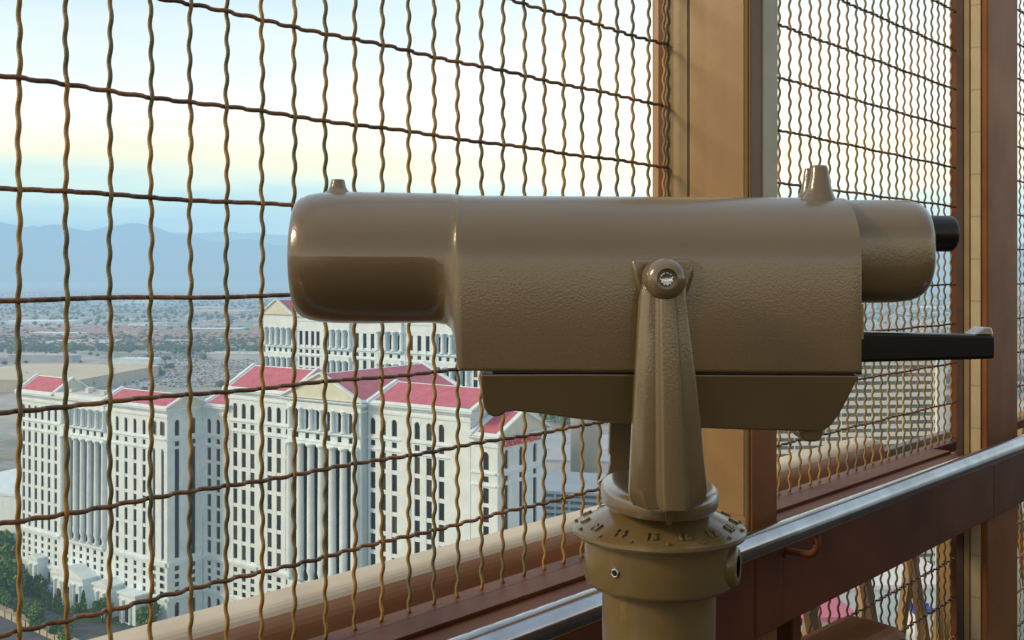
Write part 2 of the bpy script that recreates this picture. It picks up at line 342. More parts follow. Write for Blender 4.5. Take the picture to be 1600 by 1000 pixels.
# graduated azimuth dial, collar and post
mb = MB(); mb.lathe([(.02,-.2120),(.046,-.2120),(.048,-.2200),(.056,-.2245),(.0800,-.2365),(.0822,-.2385),(.0826,-.2415),(.0812,-.2440),(.0760,-.2455),(.070,-.2470),(.02,-.2470)], (PX, PY, EYE), n=96)
mb.v = [tuple(RV(p)) for p in mb.v]; dial = autosmooth(mb.build('azimuth_dial', PAINT2, V), 32)
beta = math.atan2(.012, .024)
def raised(txt, phi, rad, size, parent, m, ex=.0014):
    cu = bpy.data.curves.new('numerals', 'FONT'); cu.body = txt; cu.size = size; cu.extrude = ex; cu.bevel_depth = .0003; cu.align_x = 'CENTER'; cu.align_y = 'CENTER'; cu.resolution_u = 3; cu.offset = .0002
    tmp = bpy.data.objects.new('numerals', cu); COL.objects.link(tmp)
    bpy.context.view_layer.update()
    me = bpy.data.meshes.new_from_object(tmp.evaluated_get(bpy.context.evaluated_depsgraph_get()))
    bpy.data.objects.remove(tmp)
    o = Vector((math.sin(phi), -math.cos(phi), 0)); right = Vector((math.cos(phi), math.sin(phi), 0)); up = (-o*math.cos(beta) + Vector((0,0,math.sin(beta)))); nn = right.cross(up)
    M = Matrix((right, up, nn)).transposed().to_4x4()
    pos = RV(Vector((PX, PY, EYE-.2245-(rad-.056)*.5)) + o*rad + nn*.0003); M.translation = pos
    me.transform(M); me.materials.clear(); me.materials.append(m)
    ob = bpy.data.objects.new('numerals', me); COL.objects.link(ob); ob.parent = parent
    return ob
seq = ['N','14','15','16','17','18','1','2','3','4','5','6','7','8','9']
for k, t in enumerate(seq):
    ph = R(-61.5 + 24*k); raised(t, ph, .0705, .0128, dial, PAINT2)
    raised('.', ph + R(11.5), .0740, .020, dial, PAINT2)
mb = MB(); mb.lathe([(.02,-.2462),(.0700,-.2462),(.0702,-.250),(.0702,-.2855),(.0692,-.2885),(.0660,-.2905),(.0560,-.2925),(.02,-.2925)], (PX, PY, EYE), n=96)
mb.v = [tuple(RV(p)) for p in mb.v]; col_ = autosmooth(mb.build('collar', PAINT2, V), 40)
mb = MB(); a = R(66)
d = Vector((math.sin(a), -math.cos(a), 0)); right = Vector((math.cos(a), math.sin(a), 0))
rg = []
for rad, off in ((.0195,.052),(.0190,.070),(.0178,.0745),(.0160,.0760),(.0105,.0762),(.0100,.070),(.002,.069)):
    rg.append([RV(Vector((PX,PY,EYE-.268)) + d*off + right*rad*math.cos(2*math.pi*k/28)*.85 + Vector((0,0,rad*math.sin(2*math.pi*k/28)*1.02))) for k in range(28)])
mb.rings(rg); autosmooth(mb.build('lock_boss', PAINT2, col_), 40)
mb = MB(); mb.rings([[RV(Vector((PX,PY,EYE-.268)) + d*.0752 + right*.0100*math.cos(2*math.pi*k/20)*.85 + Vector((0,0,.0098*math.sin(2*math.pi*k/20)))) for k in range(20)], [RV(Vector((PX,PY,EYE-.268)) + d*.0757 + right*.0098*math.cos(2*math.pi*k/20)*.85 + Vector((0,0,.0094*math.sin(2*math.pi*k/20)))) for k in range(20)]], smooth=False)
mb.build('keyhole', mat('keyhole dark', (.006,.005,.004), .95, spec=0), col_)
def setscrew(a):
    d = Vector((math.sin(a), -math.cos(a), 0)); right = Vector((math.cos(a), math.sin(a), 0)); mb = MB()
    for (mi, pr) in ((0, ((.0046,.0695),(.0046,.0718),(.0036,.0724),(.0026,.0722))), (1, ((.0028,.0720),(.0026,.0726)))):
        rg = []
        for rad, off in pr: rg.append([RV(Vector((PX,PY,EYE-.2675)) + d*off + right*rad*math.cos(2*math.pi*k/6+.3) + Vector((0,0,rad*math.sin(2*math.pi*k/6+.3)))) for k in range(6)])
        mb.rings(rg, mi=mi, smooth=False)
    mb.build('set_screw', [STEEL, BLACKM], col_)
setscrew(R(-41)); setscrew(R(139))
mb = MB(); mb.lathe([(.0535,-1.535),(.0535,-.292)], (PX, PY, EYE), n=96)
mb.v = [tuple(RV(p)) for p in mb.v]; autosmooth(mb.build('post', PAINT2, V), 40)
mb = MB(); mb.lathe([(.15,-1.549),(.15,-1.537),(.13,-1.532),(.0534,-1.530)], (PX, PY, EYE), n=64)
mb.v = [tuple(RV(p)) for p in mb.v]; autosmooth(mb.build('base_flange', PAINT2, V), 40)

# ================================================================== THE DECK EDGE
TH = R(42.25); ct, st = math.cos(TH), math.sin(TH)
def FW(t, p, z): return Vector((-p*ct + t*st, p*st + t*ct, z))     # along the fence, distance from the eye, height
def fbox(mb, t0, t1, p0, p1, z0, z1, mi=0): mb.box(t0, t1, p0, p1, z0, z1, fr=lambda t,p,z: FW(t,p,EYE+z), mi=mi)
def fthing(name, label, cat, t, p, z, group=None): return thing(name, label, cat, FW(t,p,EYE+z), 0, group)
def fbuild(mb, name, m, root, bevel=.002, **kw):
    l = Vector(root.location); mb.v = [tuple(Vector(v)-l) for v in mb.v]; return mb.build(name, m, root, bevel=bevel, **kw)
WS, WH, AMP, WR = .0533, .1240, .0022, .0030
LAM = .1233/3.5; PF = 1.2
T0 = .4795 + .0
def wire_t(i): return TW0 + i*WS
# wire at x=30: Z from fence equation
def t_of_x(x, p=PF): return (F*p/(ct*(2290-x)) - p*st)/ct
TW0 = t_of_x(30)
ZH0 = -.0262     # a horizontal wire close to eye level
def mesh_panel(t0, t1, z0, z1, seg=7):
    mb = MB(); i0 = math.ceil((t0-TW0)/WS); i1 = math.floor((t1-TW0)/WS)
    for i in range(i0, i1+1):
        t = wire_t(i); n = int((z1-z0)/LAM*seg); rg = []; ph = random.uniform(-.25,.25); jt = random.uniform(-.0012,.0012); pts = []
        for k in range(n+1):
            z = z0 + (z1-z0)*k/n
            w = math.cos(2*math.pi*(z-ZH0)/(WH/3.5) + math.pi*i)
            w = math.copysign(abs(w)**.8, w)
            pts.append(FW(t + jt + .0009*math.sin(z*31+i*2.1), PF + AMP*w, EYE+z))
        mb.tube(pts, WR, 6)
    mv = mb; mb = MB()
    j0 = math.ceil((z0-ZH0)/WH); j1 = math.floor((z1-ZH0)/WH)
    for j in range(j0, j1+1):
        z = ZH0 + j*WH; n = int((t1-t0)/LAM*seg); pts = []
        for k in range(n+1):
            t = t0 + (t1-t0)*k/n
            w = -math.cos(2*math.pi*(t-TW0)/(WS/1.5) + math.pi*j); w = max(-1, min(1, w*1.7))*1.6
            pts.append(FW(t, PF + AMP*w, EYE + z + .0010*math.sin(t*23+j)))
        mb.tube(pts, WR, 6)
    return mv, mb
def frame_bars(t0, t1, z0, z1, w=.004, pd=(1.180,1.220)):
    mb = MB()
    fbox(mb, t0, t1, pd[0], pd[1], z0-.030, z0); fbox(mb, t0, t1, pd[0], pd[1], z1, z1+.03)
    fbox(mb, t0, t0+w, pd[0], pd[1], z0, z1); fbox(mb, t1-w, t1, pd[0], pd[1], z0, z1)
    return mb
ZB, ZT = -.516, 1.30
tc1 = t_of_x(1043)                      # left side of the first column
def fence(label, t0, t1, z0, z1, seg=7):
    o = fthing('mesh_fence_panel', label, 'fence', t0, PF, z0)
    a_, b_ = mesh_panel(t0+.004, t1-.004, z0, z1, seg)
    tag(fbuild(a_, 'upright_wires', WIRE, o, bevel=0, recalc=False)); tag(fbuild(b_, 'cross_wires', RUST, o, bevel=0, recalc=False))
    fbuild(frame_bars(t0, t1, z0, z1), 'panel_frame', [DBROWN], o)
    return o
TC2a, TC2b = 3.17, t_of_x(1591, 1.022)
fence('big crimped wire mesh panel left of the first column, behind the viewer', -.95, tc1, ZB, ZT, 8)
fence('crimped wire mesh panel between the two brown columns, above the handrail', 1.90, 3.43, ZB, ZT, 7)
fence('sliver of wire mesh panel beyond the far right column, above the rail', 3.46, 4.9, ZB, ZT, 6)
fence('lower wire mesh panel between the columns, under the brown beam', 1.90, 3.43, -1.45, -.70, 7)
fence('lower wire mesh panel under the beam left of the first column', -.95, tc1, -1.45, -.70, 5)
fence('lower sliver of wire mesh panel beyond the far right column', 3.46, 4.9, -1.45, -.70, 5)
# first column
c1 = fthing('column', 'ochre box column right behind the viewer with a painted pale reflection up its edge', 'column', 1.84, 1.11, -1.55)
mb = MB(); fbox(mb, tc1, 1.893, 1.018, 1.24, -1.55, 2.2); cc = fbuild(mb, 'shaft', GOLD, c1, bevel=.008, seg=3)
mb = MB(); fbox(mb, tc1-.004, tc1+.001, 1.150, 1.205, -.49, 2.2); fbox(mb, tc1-.003, tc1+.001, 1.146, 1.150, -.49, 2.2, 1); fbuild(mb, 'edge_angle', [OLIVE, SHADE], c1, bevel=.001)
mb = MB(); fbox(mb, 1.838, 1.897, 1.010, 1.0175, -.02, 2.2); fbuild(mb, 'sheen_strip', SHEENC, c1, bevel=.0015)  # pale reflection on the column face, painted as a strip
mb = MB(); fbox(mb, tc1+.004, 1.8365, 1.012, 1.0175, -.0995, 2.2); fbuild(mb, 'corner_strip', mat('umber strip', (.17,.085,.03), .5, col2=(.13,.06,.02), nscale=4), c1, bevel=.002)
mb = MB(); fbox(mb, 1.800, 1.897, 1.012, 1.0176, -1.55, -.10); fbuild(mb, 'lower_strip', BROWN, c1, bevel=.0015)
mb = MB(); fbox(mb, tc1-.0018, tc1-.0002, 1.0245, 1.152, -.46, 2.2); fbuild(mb, 'side_panel', GOLD, c1, bevel=.0006)
# second column
c2 = fthing('column', 'wide dark brown column at the right edge with a painted cream reflection down its side', 'column', 3.3, 1.06, -1.55)
mb = MB(); fbox(mb, TC2a, TC2b, 1.022, 1.099, -1.55, 2.2); fbuild(mb, 'shaft', BROWN, c2, bevel=.006, seg=3)
mb = MB(); fbox(mb, TC2a-.006, TC2a-.0005, 1.040, 1.068, -1.55, 2.2); fbuild(mb, 'reflection_strip', REFL, c2, bevel=.001, origin=None)
mb = MB(); fbox(mb, TC2a-.010, TC2a-.0005, 1.070, 1.086, -1.55, 2.2); fbuild(mb, 'olive_strip', OLIVE, c2, bevel=.001)
mb = MB(); fbox(mb, TC2a-.013, TC2a-.0005, 1.0865, 1.106, -1.55, 2.2); fbuild(mb, 'recess_shade_strip', SHADE, c2, bevel=.001)  # dark strip stands in for a recess in shade
# long beam under the mesh
bm_ = fthing('guard_beam', 'long dark brown steel beam running behind the chrome handrail', 'beam', -1.1, 1.1, -.69)
mb = MB(); fbox(mb, -1.1, tc1-.001, 1.0225, 1.172, -.690, -.5200); fbox(mb, 1.898, TC2a-.016, 1.0225, 1.172, -.690, -.5200); fbox(mb, tc1-.001, 1.898, .998, 1.0095, -.690, -.5200)
fbox(mb, TC2a-.016, 5.0, 1.0, 1.0195, -.690, -.5200)
fbuild(mb, 'web', DBROWN, bm_, bevel=.003)
mb = MB(); fbox(mb, 1.8985, TC2a-.016, 1.000, 1.0222, -.690, -.5202); fbox(mb, -1.1, tc1-.0015, 1.000, 1.0222, -.690, -.5202); fbuild(mb, 'face_plate', DBROWN, bm_, bevel=.003)
mb = MB(); fbox(mb, -1.1, tc1-.002, 1.120, 1.174, -.5198, -.5130); fbox(mb, 1.899, TC2a-.017, 1.120, 1.174, -.5198, -.5130); fbuild(mb, 'top_flange', DBROWN, bm_, bevel=.001)
# outer sill beyond the mesh
sl_ = fthing('outer_sill', 'rounded brown sill with painted skylit top just outside the wire mesh', 'sill', -1.5, 1.47, -.75)
P = []
for k in range(9):
    a = R(90*k/8); P.append((1.475-.045*math.sin(a)-.0, -.543-.045+.045*math.cos(a)))
mb = MB(); sec = [(1.53,-.545),(1.50,-.543)] + P + [(1.430,-.70),(1.44,-.75),(1.53,-.75)]
def strip(mb, sec, t0, t1, mis):
    n = len(sec); vs = [FW(t0, p, EYE+z) for p, z in sec] + [FW(t1, p, EYE+z) for p, z in sec]
    for i in range(n):
        j = (i+1) % n; mb.add([vs[i], vs[i+n], vs[j+n], vs[j]], [(0,1,2,3)], mis(i), True)
    mb.add(vs[:n], [tuple(range(n))], 1); mb.add(vs[n:], [tuple(range(n-1,-1,-1))], 1)
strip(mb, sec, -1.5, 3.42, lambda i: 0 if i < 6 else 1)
ob = fbuild(mb, 'sill', [SILLT, SILL], sl_, bevel=0); ob.name = 'sill_board'
# chrome handrail with its brackets
hr = fthing('handrail', 'polished steel tube handrail passing behind the viewer post', 'handrail', -1.2, .93, -.474)
mb = MB(); mb.tube([FW(-1.2 + 6.2*k/40, .93, EYE-.474) for k in range(41)], .0235, 32); rail = fbuild(mb, 'rail_tube', CHROME, hr, bevel=0)
tb = t_of_x(1277, .93)
for t in (tb-2.1, tb, tb+2.1):
    mb = MB(); pts = [(.93,-.492),(.93,-.520)]
    for k in range(7):
        a = R(90*k/6); pts.append((.93+.022-.022*math.cos(a), -.520-.022*math.sin(a)))
    pts += [(.985,-.5425),(1.004,-.541)]
    mb.tube([FW(t, p, EYE+z) for p, z in pts], .0068, 12)
    mb.tube([FW(t, .9975, EYE-.541), FW(t, 1.0015, EYE-.541)], .016, 16)
    fbuild(mb, 'bracket', DBROWN, hr, bevel=0)
# hooded box on the beam's underside
fl = fthing('hooded_housing', 'rounded dark brown metal housing under the beam at the bottom edge', 'metal housing', 2.02, 1.06, -.86)
mb = MB(); t0, t1 = t_of_x(1228,1.05), t_of_x(1378,1.05)
sec = [(.985,-1.0),(.985,-.78),(.992,-.766),(1.010,-.757),(1.06,-.752),(1.10,-.752),(1.135,-.765),(1.14,-.79),(1.14,-1.0)]
vs0 = []
rg = []
for (t, sc, dz) in ((t0-.012,.75,-.03),(t0,.95,-.006),(t0+.02,1,0),(t1-.05,1,-.012),(t1-.006,.97,-.026),(t1,.9,-.035)):
    rg.append([FW(t, 1.06+(p-1.06)*sc, EYE + z*1 - .060 + dz*(1 if z > -.9 else 0)) for p, z in sec])
mb.rings(rg, smooth=False); fbuild(mb, 'hood', BROWN, fl, bevel=.004)
mb = MB(); fbox(mb, t0+.03, t0+.07, 1.05, 1.10, -.80, -.6915); fbuild(mb, 'hanger', DBROWN, fl)
# lattice of the tower outside, below deck level
lt = fthing('tower_lattice', 'crossing ochre and brown lattice bars outside below the beam', 'lattice', 2.9, 1.9, -2.4)
mb = MB()
def fbar(mb, a, b, w, mi=0):
    A = FW(*a[:2], EYE+a[2]); B = FW(*b[:2], EYE+b[2]); d = (B-A).normalized(); s1 = d.cross(Vector((ct,-st,0))).normalized()*w/2; n = Vector((ct,-st,0))*w*.35
    vs = [A+s1+n, A-s1+n, A-s1-n, A+s1-n, B+s1+n, B-s1+n, B-s1-n, B+s1-n]
    mb.add(vs, [(0,1,2,3),(7,6,5,4),(0,4,5,1),(1,5,6,2),(2,6,7,3),(3,7,4,0)], mi)
for k in range(9):
    tt = 2.05 + k*.50; w = .05
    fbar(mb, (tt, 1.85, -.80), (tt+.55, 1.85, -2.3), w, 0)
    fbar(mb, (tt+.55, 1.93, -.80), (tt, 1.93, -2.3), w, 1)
fbar(mb, (1.6, 1.89, -.79), (6.0, 1.89, -.79), .06); fbar(mb, (1.6, 1.89, -2.32), (6.0, 1.89, -2.32), .08)
fbar(mb, (5.05, 1.80, -.80), (5.05, 1.80, -2.4), .12, 1)
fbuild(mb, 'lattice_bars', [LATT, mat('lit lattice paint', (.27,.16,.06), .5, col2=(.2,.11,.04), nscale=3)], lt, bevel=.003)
# deck floor (the viewer stands on it) and an unseen low wall added behind the camera for reflections
mb = MB(); fbox(mb, -6, 8, -4.5, 1.24, -1.75, -1.552); o = mb.build('deck_floor', mat('deck concrete', (.05,.034,.024), .8, col2=(.04,.028,.02), nscale=3)); tag(o, kind='structure')
mb = MB(); fbox(mb, -6, 8, -2.9, -2.6, -1.55, .12); o = mb.build('unseen_deck_wall', mat('unseen wall paint', (.09,.045,.022), .7, col2=(.06,.03,.016), nscale=2)); tag(o, kind='structure')

# ================================================================== THE HOTEL
BRZ = math.atan2(-.581, .814)
class Facade:
    """collects wall relief on one face; s runs along the face, o out of it"""
    def __init__(s, bd, fr): s.b = bd; s.fr = fr
    def bar(s, s0, s1, z0, z1, o, mb=None, o0=-.3): (mb or s.b.trim).box(s0, s1, o0, o, z0, z1, fr=s.fr)
    def win(s, sc, z0, w, h, arch=False, blue=False, sill=False):
        s.b.wins.append((s.fr, sc, z0, w, h, arch, blue))
        if arch:
            pts = [(w/2+.0, h-w/2)] + []
            n = 8; o0, o1 = -.55, .12; W = w/2
            for k in range(n):
                a0, a1 = math.pi*k/n, math.pi*(k+1)/n
                q = [(W*math.cos(a0), W*math.sin(a0)), ((W+.45)*math.cos(a0), (W+.45)*math.sin(a0)), ((W+.45)*math.cos(a1), (W+.45)*math.sin(a1)), (W*math.cos(a1), W*math.sin(a1))]
                vs = [s.fr(sc+x, o1, z0+h-W+z) for x, z in q] + [s.fr(sc+x, o0, z0+h-W+z) for x, z in q]
                s.b.trim.add(vs, [(0,1,2,3),(4,7,6,5),(0,4,5,1),(1,5,6,2),(2,6,7,3),(3,7,4,0)])
    def column(s, sc, z0, z1, r, o=.15, urn=True):
        H = z1-z0
        pr = [(r*1.35,0),(r*1.35,.5),(r*1.15,.8),(r*1.0,1.2),(r*1.0,H*.5),(r*.86,H-1.6),(r*.95,H-1.2),(r*1.4,H-.5),(r*1.4,H)]
        if urn: pr = [(r*.8,0),(r*.8,1.0),(r*.62,2.2),(r*1.12,4.4),(r*1.0,6.2),(r*1.0,H*.5),(r*.88,H-1.6),(r*.95,H-1.2),(r*1.4,H-.5),(r*1.4,H)]
        s.b.trim.rings([[s.fr(sc+q*math.cos(2*math.pi*k/10), o+q*math.sin(2*math.pi*k/10), z0+h) for k in range(10)] for q, h in pr])
class Hotel:
    def __init__(s, label, loc):
        s.root = thing('hotel_tower', label, 'hotel', loc, BRZ); s.wall = MB(); s.trim = MB(); s.peds = []; s.roofs = []; s.flat = MB(); s.wins = []
        s.done = {}
    def block(s, x0, x1, y0, y1, z1, z0=0, e=0): s.wall.box(x0, x1-e, y0+.6, y1, z0, z1-.02)
    def front(s, x0, y0): return Facade(s, lambda a, o, z: (x0+a, y0-o, z))
    def right(s, x1, y0): return Facade(s, lambda a, o, z: (x1+o, y0+a, z))
    def cornice(s, x0, x1, y0, y1, z):
        for (e, a, b) in ((.5,z-3.4,z-2.7),(.9,z-1.3,z-.8),(1.5,z-.8,z-.35),(2.1,z-.35,z)): s.trim.box(x0-e, x1+e, y0-e, y1+e, a, b)
    def gable(s, x0, x1, y0, y1, z, rise, axis='x', over=2.1):
        rf = MB()
        if axis == 'x':
            ym = (y0+y1)/2; a, b, c_, d_ = x0-over, x1+over, y0-over, y1+over
            fr = lambda u, v, w: (u, v, w)
        else:
            a, b, c_, d_ = y0-over, y1+over, x0-over, x1+over; ym = (x0+x1)/2
            fr = lambda u, v, w: (v, u, w)
        e = 2.6      # pale coping strip along the rakes and eaves
        def sl(v): return z + .05 + rise*(1-abs(v-ym)/((d_-c_)/2))
        for v0, v1 in ((c_, ym), (d_, ym)):
            k = 1 if v1 > v0 else -1
            s.trim.add([fr(a,v0,sl(v0)), fr(b,v0,sl(v0)), fr(b,v1,sl(v1)), fr(a,v1,sl(v1))], [(0,1,2,3)])
            w0, w1 = v0+k*1.9, v1-k*.7
            rf.add([fr(a+e,w0,sl(w0)+.12), fr(b-e,w0,sl(w0)+.12), fr(b-e,w1,sl(w1)+.12), fr(a+e,w1,sl(w1)+.12)], [(0,1,2,3)])
            for u0, u1 in ((a, a+1.5), (b-1.5, b)):           # raking cornices stand proud
                vs = [fr(u,v,sl(v)+h) for h in (-.1,.7) for v in (v0,v1) for u in (u0,u1)]
                s.trim.add(vs, [(0,2,3,1),(4,5,7,6),(0,1,5,4),(2,6,7,3),(0,4,6,2),(1,3,7,5)])
        for u in (a+1.0, b-1.0):
            pm = MB(); pm.add([fr(u,c_,z), fr(u,d_,z), fr(u,ym,z+rise)], [(0,1,2)]); s.peds.append(pm)
        s.roofs.append(rf)
    def finish(s, n_ind=96):
        r = s.root
        s.wall.build('wall', WALL, r); s.trim.build('trim', TRIM, r); [q.build('pediment', PEDI, r) for q in s.peds]
        if s.flat.v: s.flat.build('flat_roof', ROOFG, r)
        for rf in s.roofs: rf.build('roof', ROOF, r)
        # nearest windows are parts of their own, with the rest of the facade's in one mesh
        def wmesh(mb, fr, sc, z0, w, h, arch):
            if arch: pts = [(-w/2,0),(w/2,0)] + [(w/2*math.cos(math.pi*k/8), h-w/2+w/2*math.sin(math.pi*k/8)) for k in range(9)]
            else: pts = [(-w/2,0),(w/2,0),(w/2,h),(-w/2,h)]
            mb.add([fr(sc+x, -.52, z0+z) for x, z in pts], [tuple(range(len(pts)))])
            if not arch and h > 3:      # mullion lines
                pass
        wr = random.Random(3)
        ws = sorted(s.wins, key=lambda q: -(q[3]*q[4]))
        for q in ws[:n_ind]:
            mb = MB(); wmesh(mb, *q[:6]); c0 = q[0](q[1], -.52, q[2]); mb.build('window', WINB if q[6] else wr.choice((WIN, WIN, WIN, WIN2, WIN3)), r, origin=c0, recalc=False)
        if len(ws) > n_ind:
            mb = MB()
            for q in ws[n_ind:]:
                k0 = len(mb.f); wmesh(mb, *q[:6]); mb.m[k0:] = [wr.choice((0,0,0,1,2))]*(len(mb.f)-k0)
            o = mb.build('window_rows', [WIN, WIN2, WIN3], r, recalc=False); tag(o, kind='stuff')
    # recessed grid: piers and spandrels stand proud of the glass
def grid(F_, s0, s1, cols, z0, z1, rows, w, hfrac):
    """piers between columns; windows fill the bays"""
    per = (z1-z0)/rows
    edges = [s0] + [x for c_ in cols for x in (c_-w/2, c_+w/2)] + [s1]
    for k in range(0, len(edges), 2):
        if edges[k+1] - edges[k] > .05: F_.bar(edges[k], edges[k+1], z0, z1, .0)
    for c_ in cols:
        for r_ in range(rows):
            F_.win(c_, z0+r_*per+per*(1-hfrac)*.5, w, per*hfrac)
            F_.bar(c_-w/2, c_+w/2, z0+r_*per-per*(1-hfrac)*.5, z0+r_*per+per*(1-hfrac)*.5, -.12)
        F_.bar(c_-w/2, c_+w/2, z1-per*(1-hfrac)*.5, z1, -.12)
def arch_row(F_, s0, s1, cols, z0, z1, w, h, o=0, zw=None):
    zw = zw if zw is not None else z0+.6
    edges = [s0] + [x for c_ in cols for x in (c_-w/2, c_+w/2)] + [s1]
    for k in range(0, len(edges), 2):
        if edges[k+1] - edges[k] > .05: F_.bar(edges[k], edges[k+1], z0, z1, o)
    for c_ in cols:
        F_.bar(c_-w/2, c_+w/2, z0, zw, o); F_.bar(c_-w/2, c_+w/2, zw+h+.02, z1, o)
        # spandrel corners over the arch
        W = w/2; zc = zw+h-W
        for sg in (-1, 1):
            pts = [(W*sg, 0)] + [(W*math.cos(math.pi/2*k/5)*sg, W*math.sin(math.pi/2*k/5)) for k in range(1, 6)] + [(W*sg, W+.03)]
            F_.b.trim.add([F_.fr(c_+x, o-.01, zc+z) for x, z in pts], [tuple(range(len(pts)))])
        F_.win(c_, zw, w, h, True)
def std_bay(F_, s0, s1, cols, top, w=2.1, base=True, lowrows=4, tallrows=7):
    """storeys of one bay, bottom to top, for an eave at height `top` over the tall rows"""
    if base:
        F_.bar(s0, s1, 0, 2.4, .5); arch_row(F_, s0, s1, cols, 2.4, 11, w*.95, 5.6, 0, 3.6)
    else: F_.bar(s0, s1, 0, 11, 0)
    F_.bar(s0, s1, 10.6, 11.6, .8)
    grid(F_, s0, s1, cols, 11.6, 24.2, lowrows, w*.95, .62)
    F_.bar(s0, s1, 24.2, 25.0, .5); F_.bar(s0, s1, 25.0, 25.8, 1.0); F_.bar(s0, s1, 25.8, 26.3, .2)
    zt = top - 16.2
    grid(F_, s0, s1, cols, 26.3, zt-.3, tallrows, w, .80)
    F_.bar(s0, s1, zt-.3, zt+.2, .45)
    arch_like = zt+.2
    grid(F_, s0, s1, cols, arch_like, arch_like+3.6, 1, w*.95, .56)
    F_.bar(s0, s1, arch_like+3.6, arch_like+4.1, .55)
    arch_row(F_, s0, s1, cols, arch_like+4.1, top-3.3, w, 6.0, 0, arch_like+4.9)
    F_.bar(s0, s1, top-3.3, top-.3, .1)
def colonnade(F_, s0, s1, n, top, zlo=26.3, r=1.25):
    """giant order: round columns with dark glass strips between"""
    F_.bar(s0, s1, 0, 11, 0); F_.bar(s0, s1, 10.6, 11.6, .8)
    step = (s1-s0)/n; cols = [s0+step*(k+.5) for k in range(n)]
    grid(F_, s0, s1, cols, 11.6, 24.2, 4, 2.0, .62)
    F_.bar(s0, s1, 24.2, 25.0, .5); F_.bar(s0, s1, 25.0, 25.8, 1.6); F_.bar(s0, s1, 25.8, 26.3, .2)
    zt = top - 16.2
    F_.bar(s0, s0+.6, 26.3, zt, 0); F_.bar(s1-.6, s1, 26.3, zt, 0)
    for c_ in cols:
        F_.win(c_, 26.3, step-1.3, zt-.3-26.3, False)
    for k in range(1, n): F_.bar(s0+step*k-.65, s0+step*k+.65, 26.3, zt, -.15)
    for k in range(n+1): F_.column(s0+step*k, 26.3, zt-.3, r, o=.75)
    F_.bar(s0-1, s1+1, zt-.3, zt+.5, 1.9)
    grid(F_, s0, s1, cols, zt+.5, zt+4.1, 1, 2.0, .56)
    F_.bar(s0-1, s1+1, zt+4.1, zt+4.7, 1.6)
    for c_ in cols: F_.win(c_, zt+5, 1.9, 7.0)
    for k in range(n+1): F_.bar(s0+step*k-max(.2,(step-1.9)/2), s0+step*k+max(.2,(step-1.9)/2), zt+4.7, top-3.3, 0)
    for k in range(n+1): F_.column(s0+step*k, zt+4.7, top-3.4, .8, o=.9, urn=False)
    F_.bar(s0, s1, top-3.9, top-.3, .9)

# ---- left wing
Zs, Zc = 480, 418
A = Hotel('white neoclassical hotel wing at far left with a long row of columns', (-224.5, 480, 0))
W = math.hypot(87.5, 62)                 # 107 m of frontage
hA = 87
A.block(0, W, 0, 17.2, hA, e=.62)
f = A.front(0, 0)
std_bay(f, 0, 31.5, [2.2, 7, 12.2, 17.5, 22.8, 28.1], hA)
f.bar(31.5, 34.5, 0, hA-.3, .35)
colonnade(f, 34.5, 65.5, 6, hA)
f.bar(65.5, 69.5, 0, hA-.3, .35)
std_bay(f, 69.5, 95.5, [73.8, 79.9, 86, 92.1], hA)
f.bar(95.5, W-.6, 0, 26.3, .0)
grid(f, 95.5, W, [98.6, 104.3], 11.6, 24.2, 4, 1.9, .62) if False else None
for sc in (98.6, 104.2): f.win(sc, 27, 1.5, hA-16.4-27.5)
f.bar(95.5, 97.7, 26.3, hA-16, .0); f.bar(99.5, 103.3, 26.3, hA-16, .0); f.bar(105.1, W-.6, 26.3, hA-16, .0)
f.bar(95.5, W-.6, hA-16, hA-.3, .0)
for sc in (99.0, 104.3): f.b.wins.append((lambda a,o,z,fr=f.fr: fr(a, .56, z), sc, hA-10.4, 2, 5.6, True, False))
f.bar(95.5, W-.6, 24.2, 25.8, .8); f.bar(95.5, W-.6, 10.6, 11.6, .8); f.bar(95.5, W-.6, hA-12.4, hA-11.9, .5)
for k in range(4):
    for sc in (98.6, 104.2): f.b.wins.append((lambda a,o,z,fr=f.fr: fr(a, .56, z), sc, 12.4+k*3.15, 1.9, 1.9, False, False))
g = A.right(W, 0)
g.fr = lambda a, o, z: (W+o, a, z)
def side_wall(g, D, hA, strips, arches):
    e = 0.0
    edges = [e] + [x for c_ in strips for x in (c_-1.1, c_+1.1)] + [D]
    for k in range(0, len(edges), 2): g.bar(edges[k], edges[k+1], 0, hA-.3, .0, o0=-.62)
    for c_ in strips:
        g.bar(c_-1.1, c_+1.1, 0, 3.2, 0); g.win(c_, 3.2, 2.2, 6.0, True); g.bar(c_-1.1, c_+1.1, 9.3, 12, 0)
        for k in range(4): g.win(c_, 12.2+k*3.2, 2.2, 2.0); g.bar(c_-1.1, c_+1.1, 14.2+k*3.2, 15.4+k*3.2, 0)
        g.bar(c_-1.1, c_+1.1, 24.6, 27, 0); g.win(c_, 27, 2.2, hA-16.2-27, False, True); g.bar(c_-1.1, c_+1.1, hA-16.2, hA-15.2, 0)
        g.win(c_, hA-15.1, 2.2, 1.9); g.bar(c_-1.1, c_+1.1, hA-13.2, hA-11, 0); g.win(c_, hA-10.9, 2.2, 6.4, True); g.bar(c_-1.1, c_+1.1, hA-4.4, hA-.3, 0)
    g.bar(0, D, 24.2, 25.8, .8); g.bar(0, D, 10.6, 11.6, .8); g.bar(0, D, hA-12.4, hA-11.9, .5); g.bar(0, D, hA-16.2, hA-15.6, .4)
side_wall(g, 17.2, hA, [4.7, 12.6], 2)
A.cornice(0, W, 0, 17.2, hA)
A.flat.box(-1.9, W+1.9, -1.9, 19.1, hA, hA+.3)
A.gable(0, 26, 0, 17.2, hA+.3, 7, 'x')
A.gable(66, W, 0, 17.2, hA+.3, 5, 'x')
A.trim.box(27, 64, -1.0, 18, hA+.3, hA+1.8)
A.flat.box(29, 63, 1, 16, hA+1.8, hA+1.9)
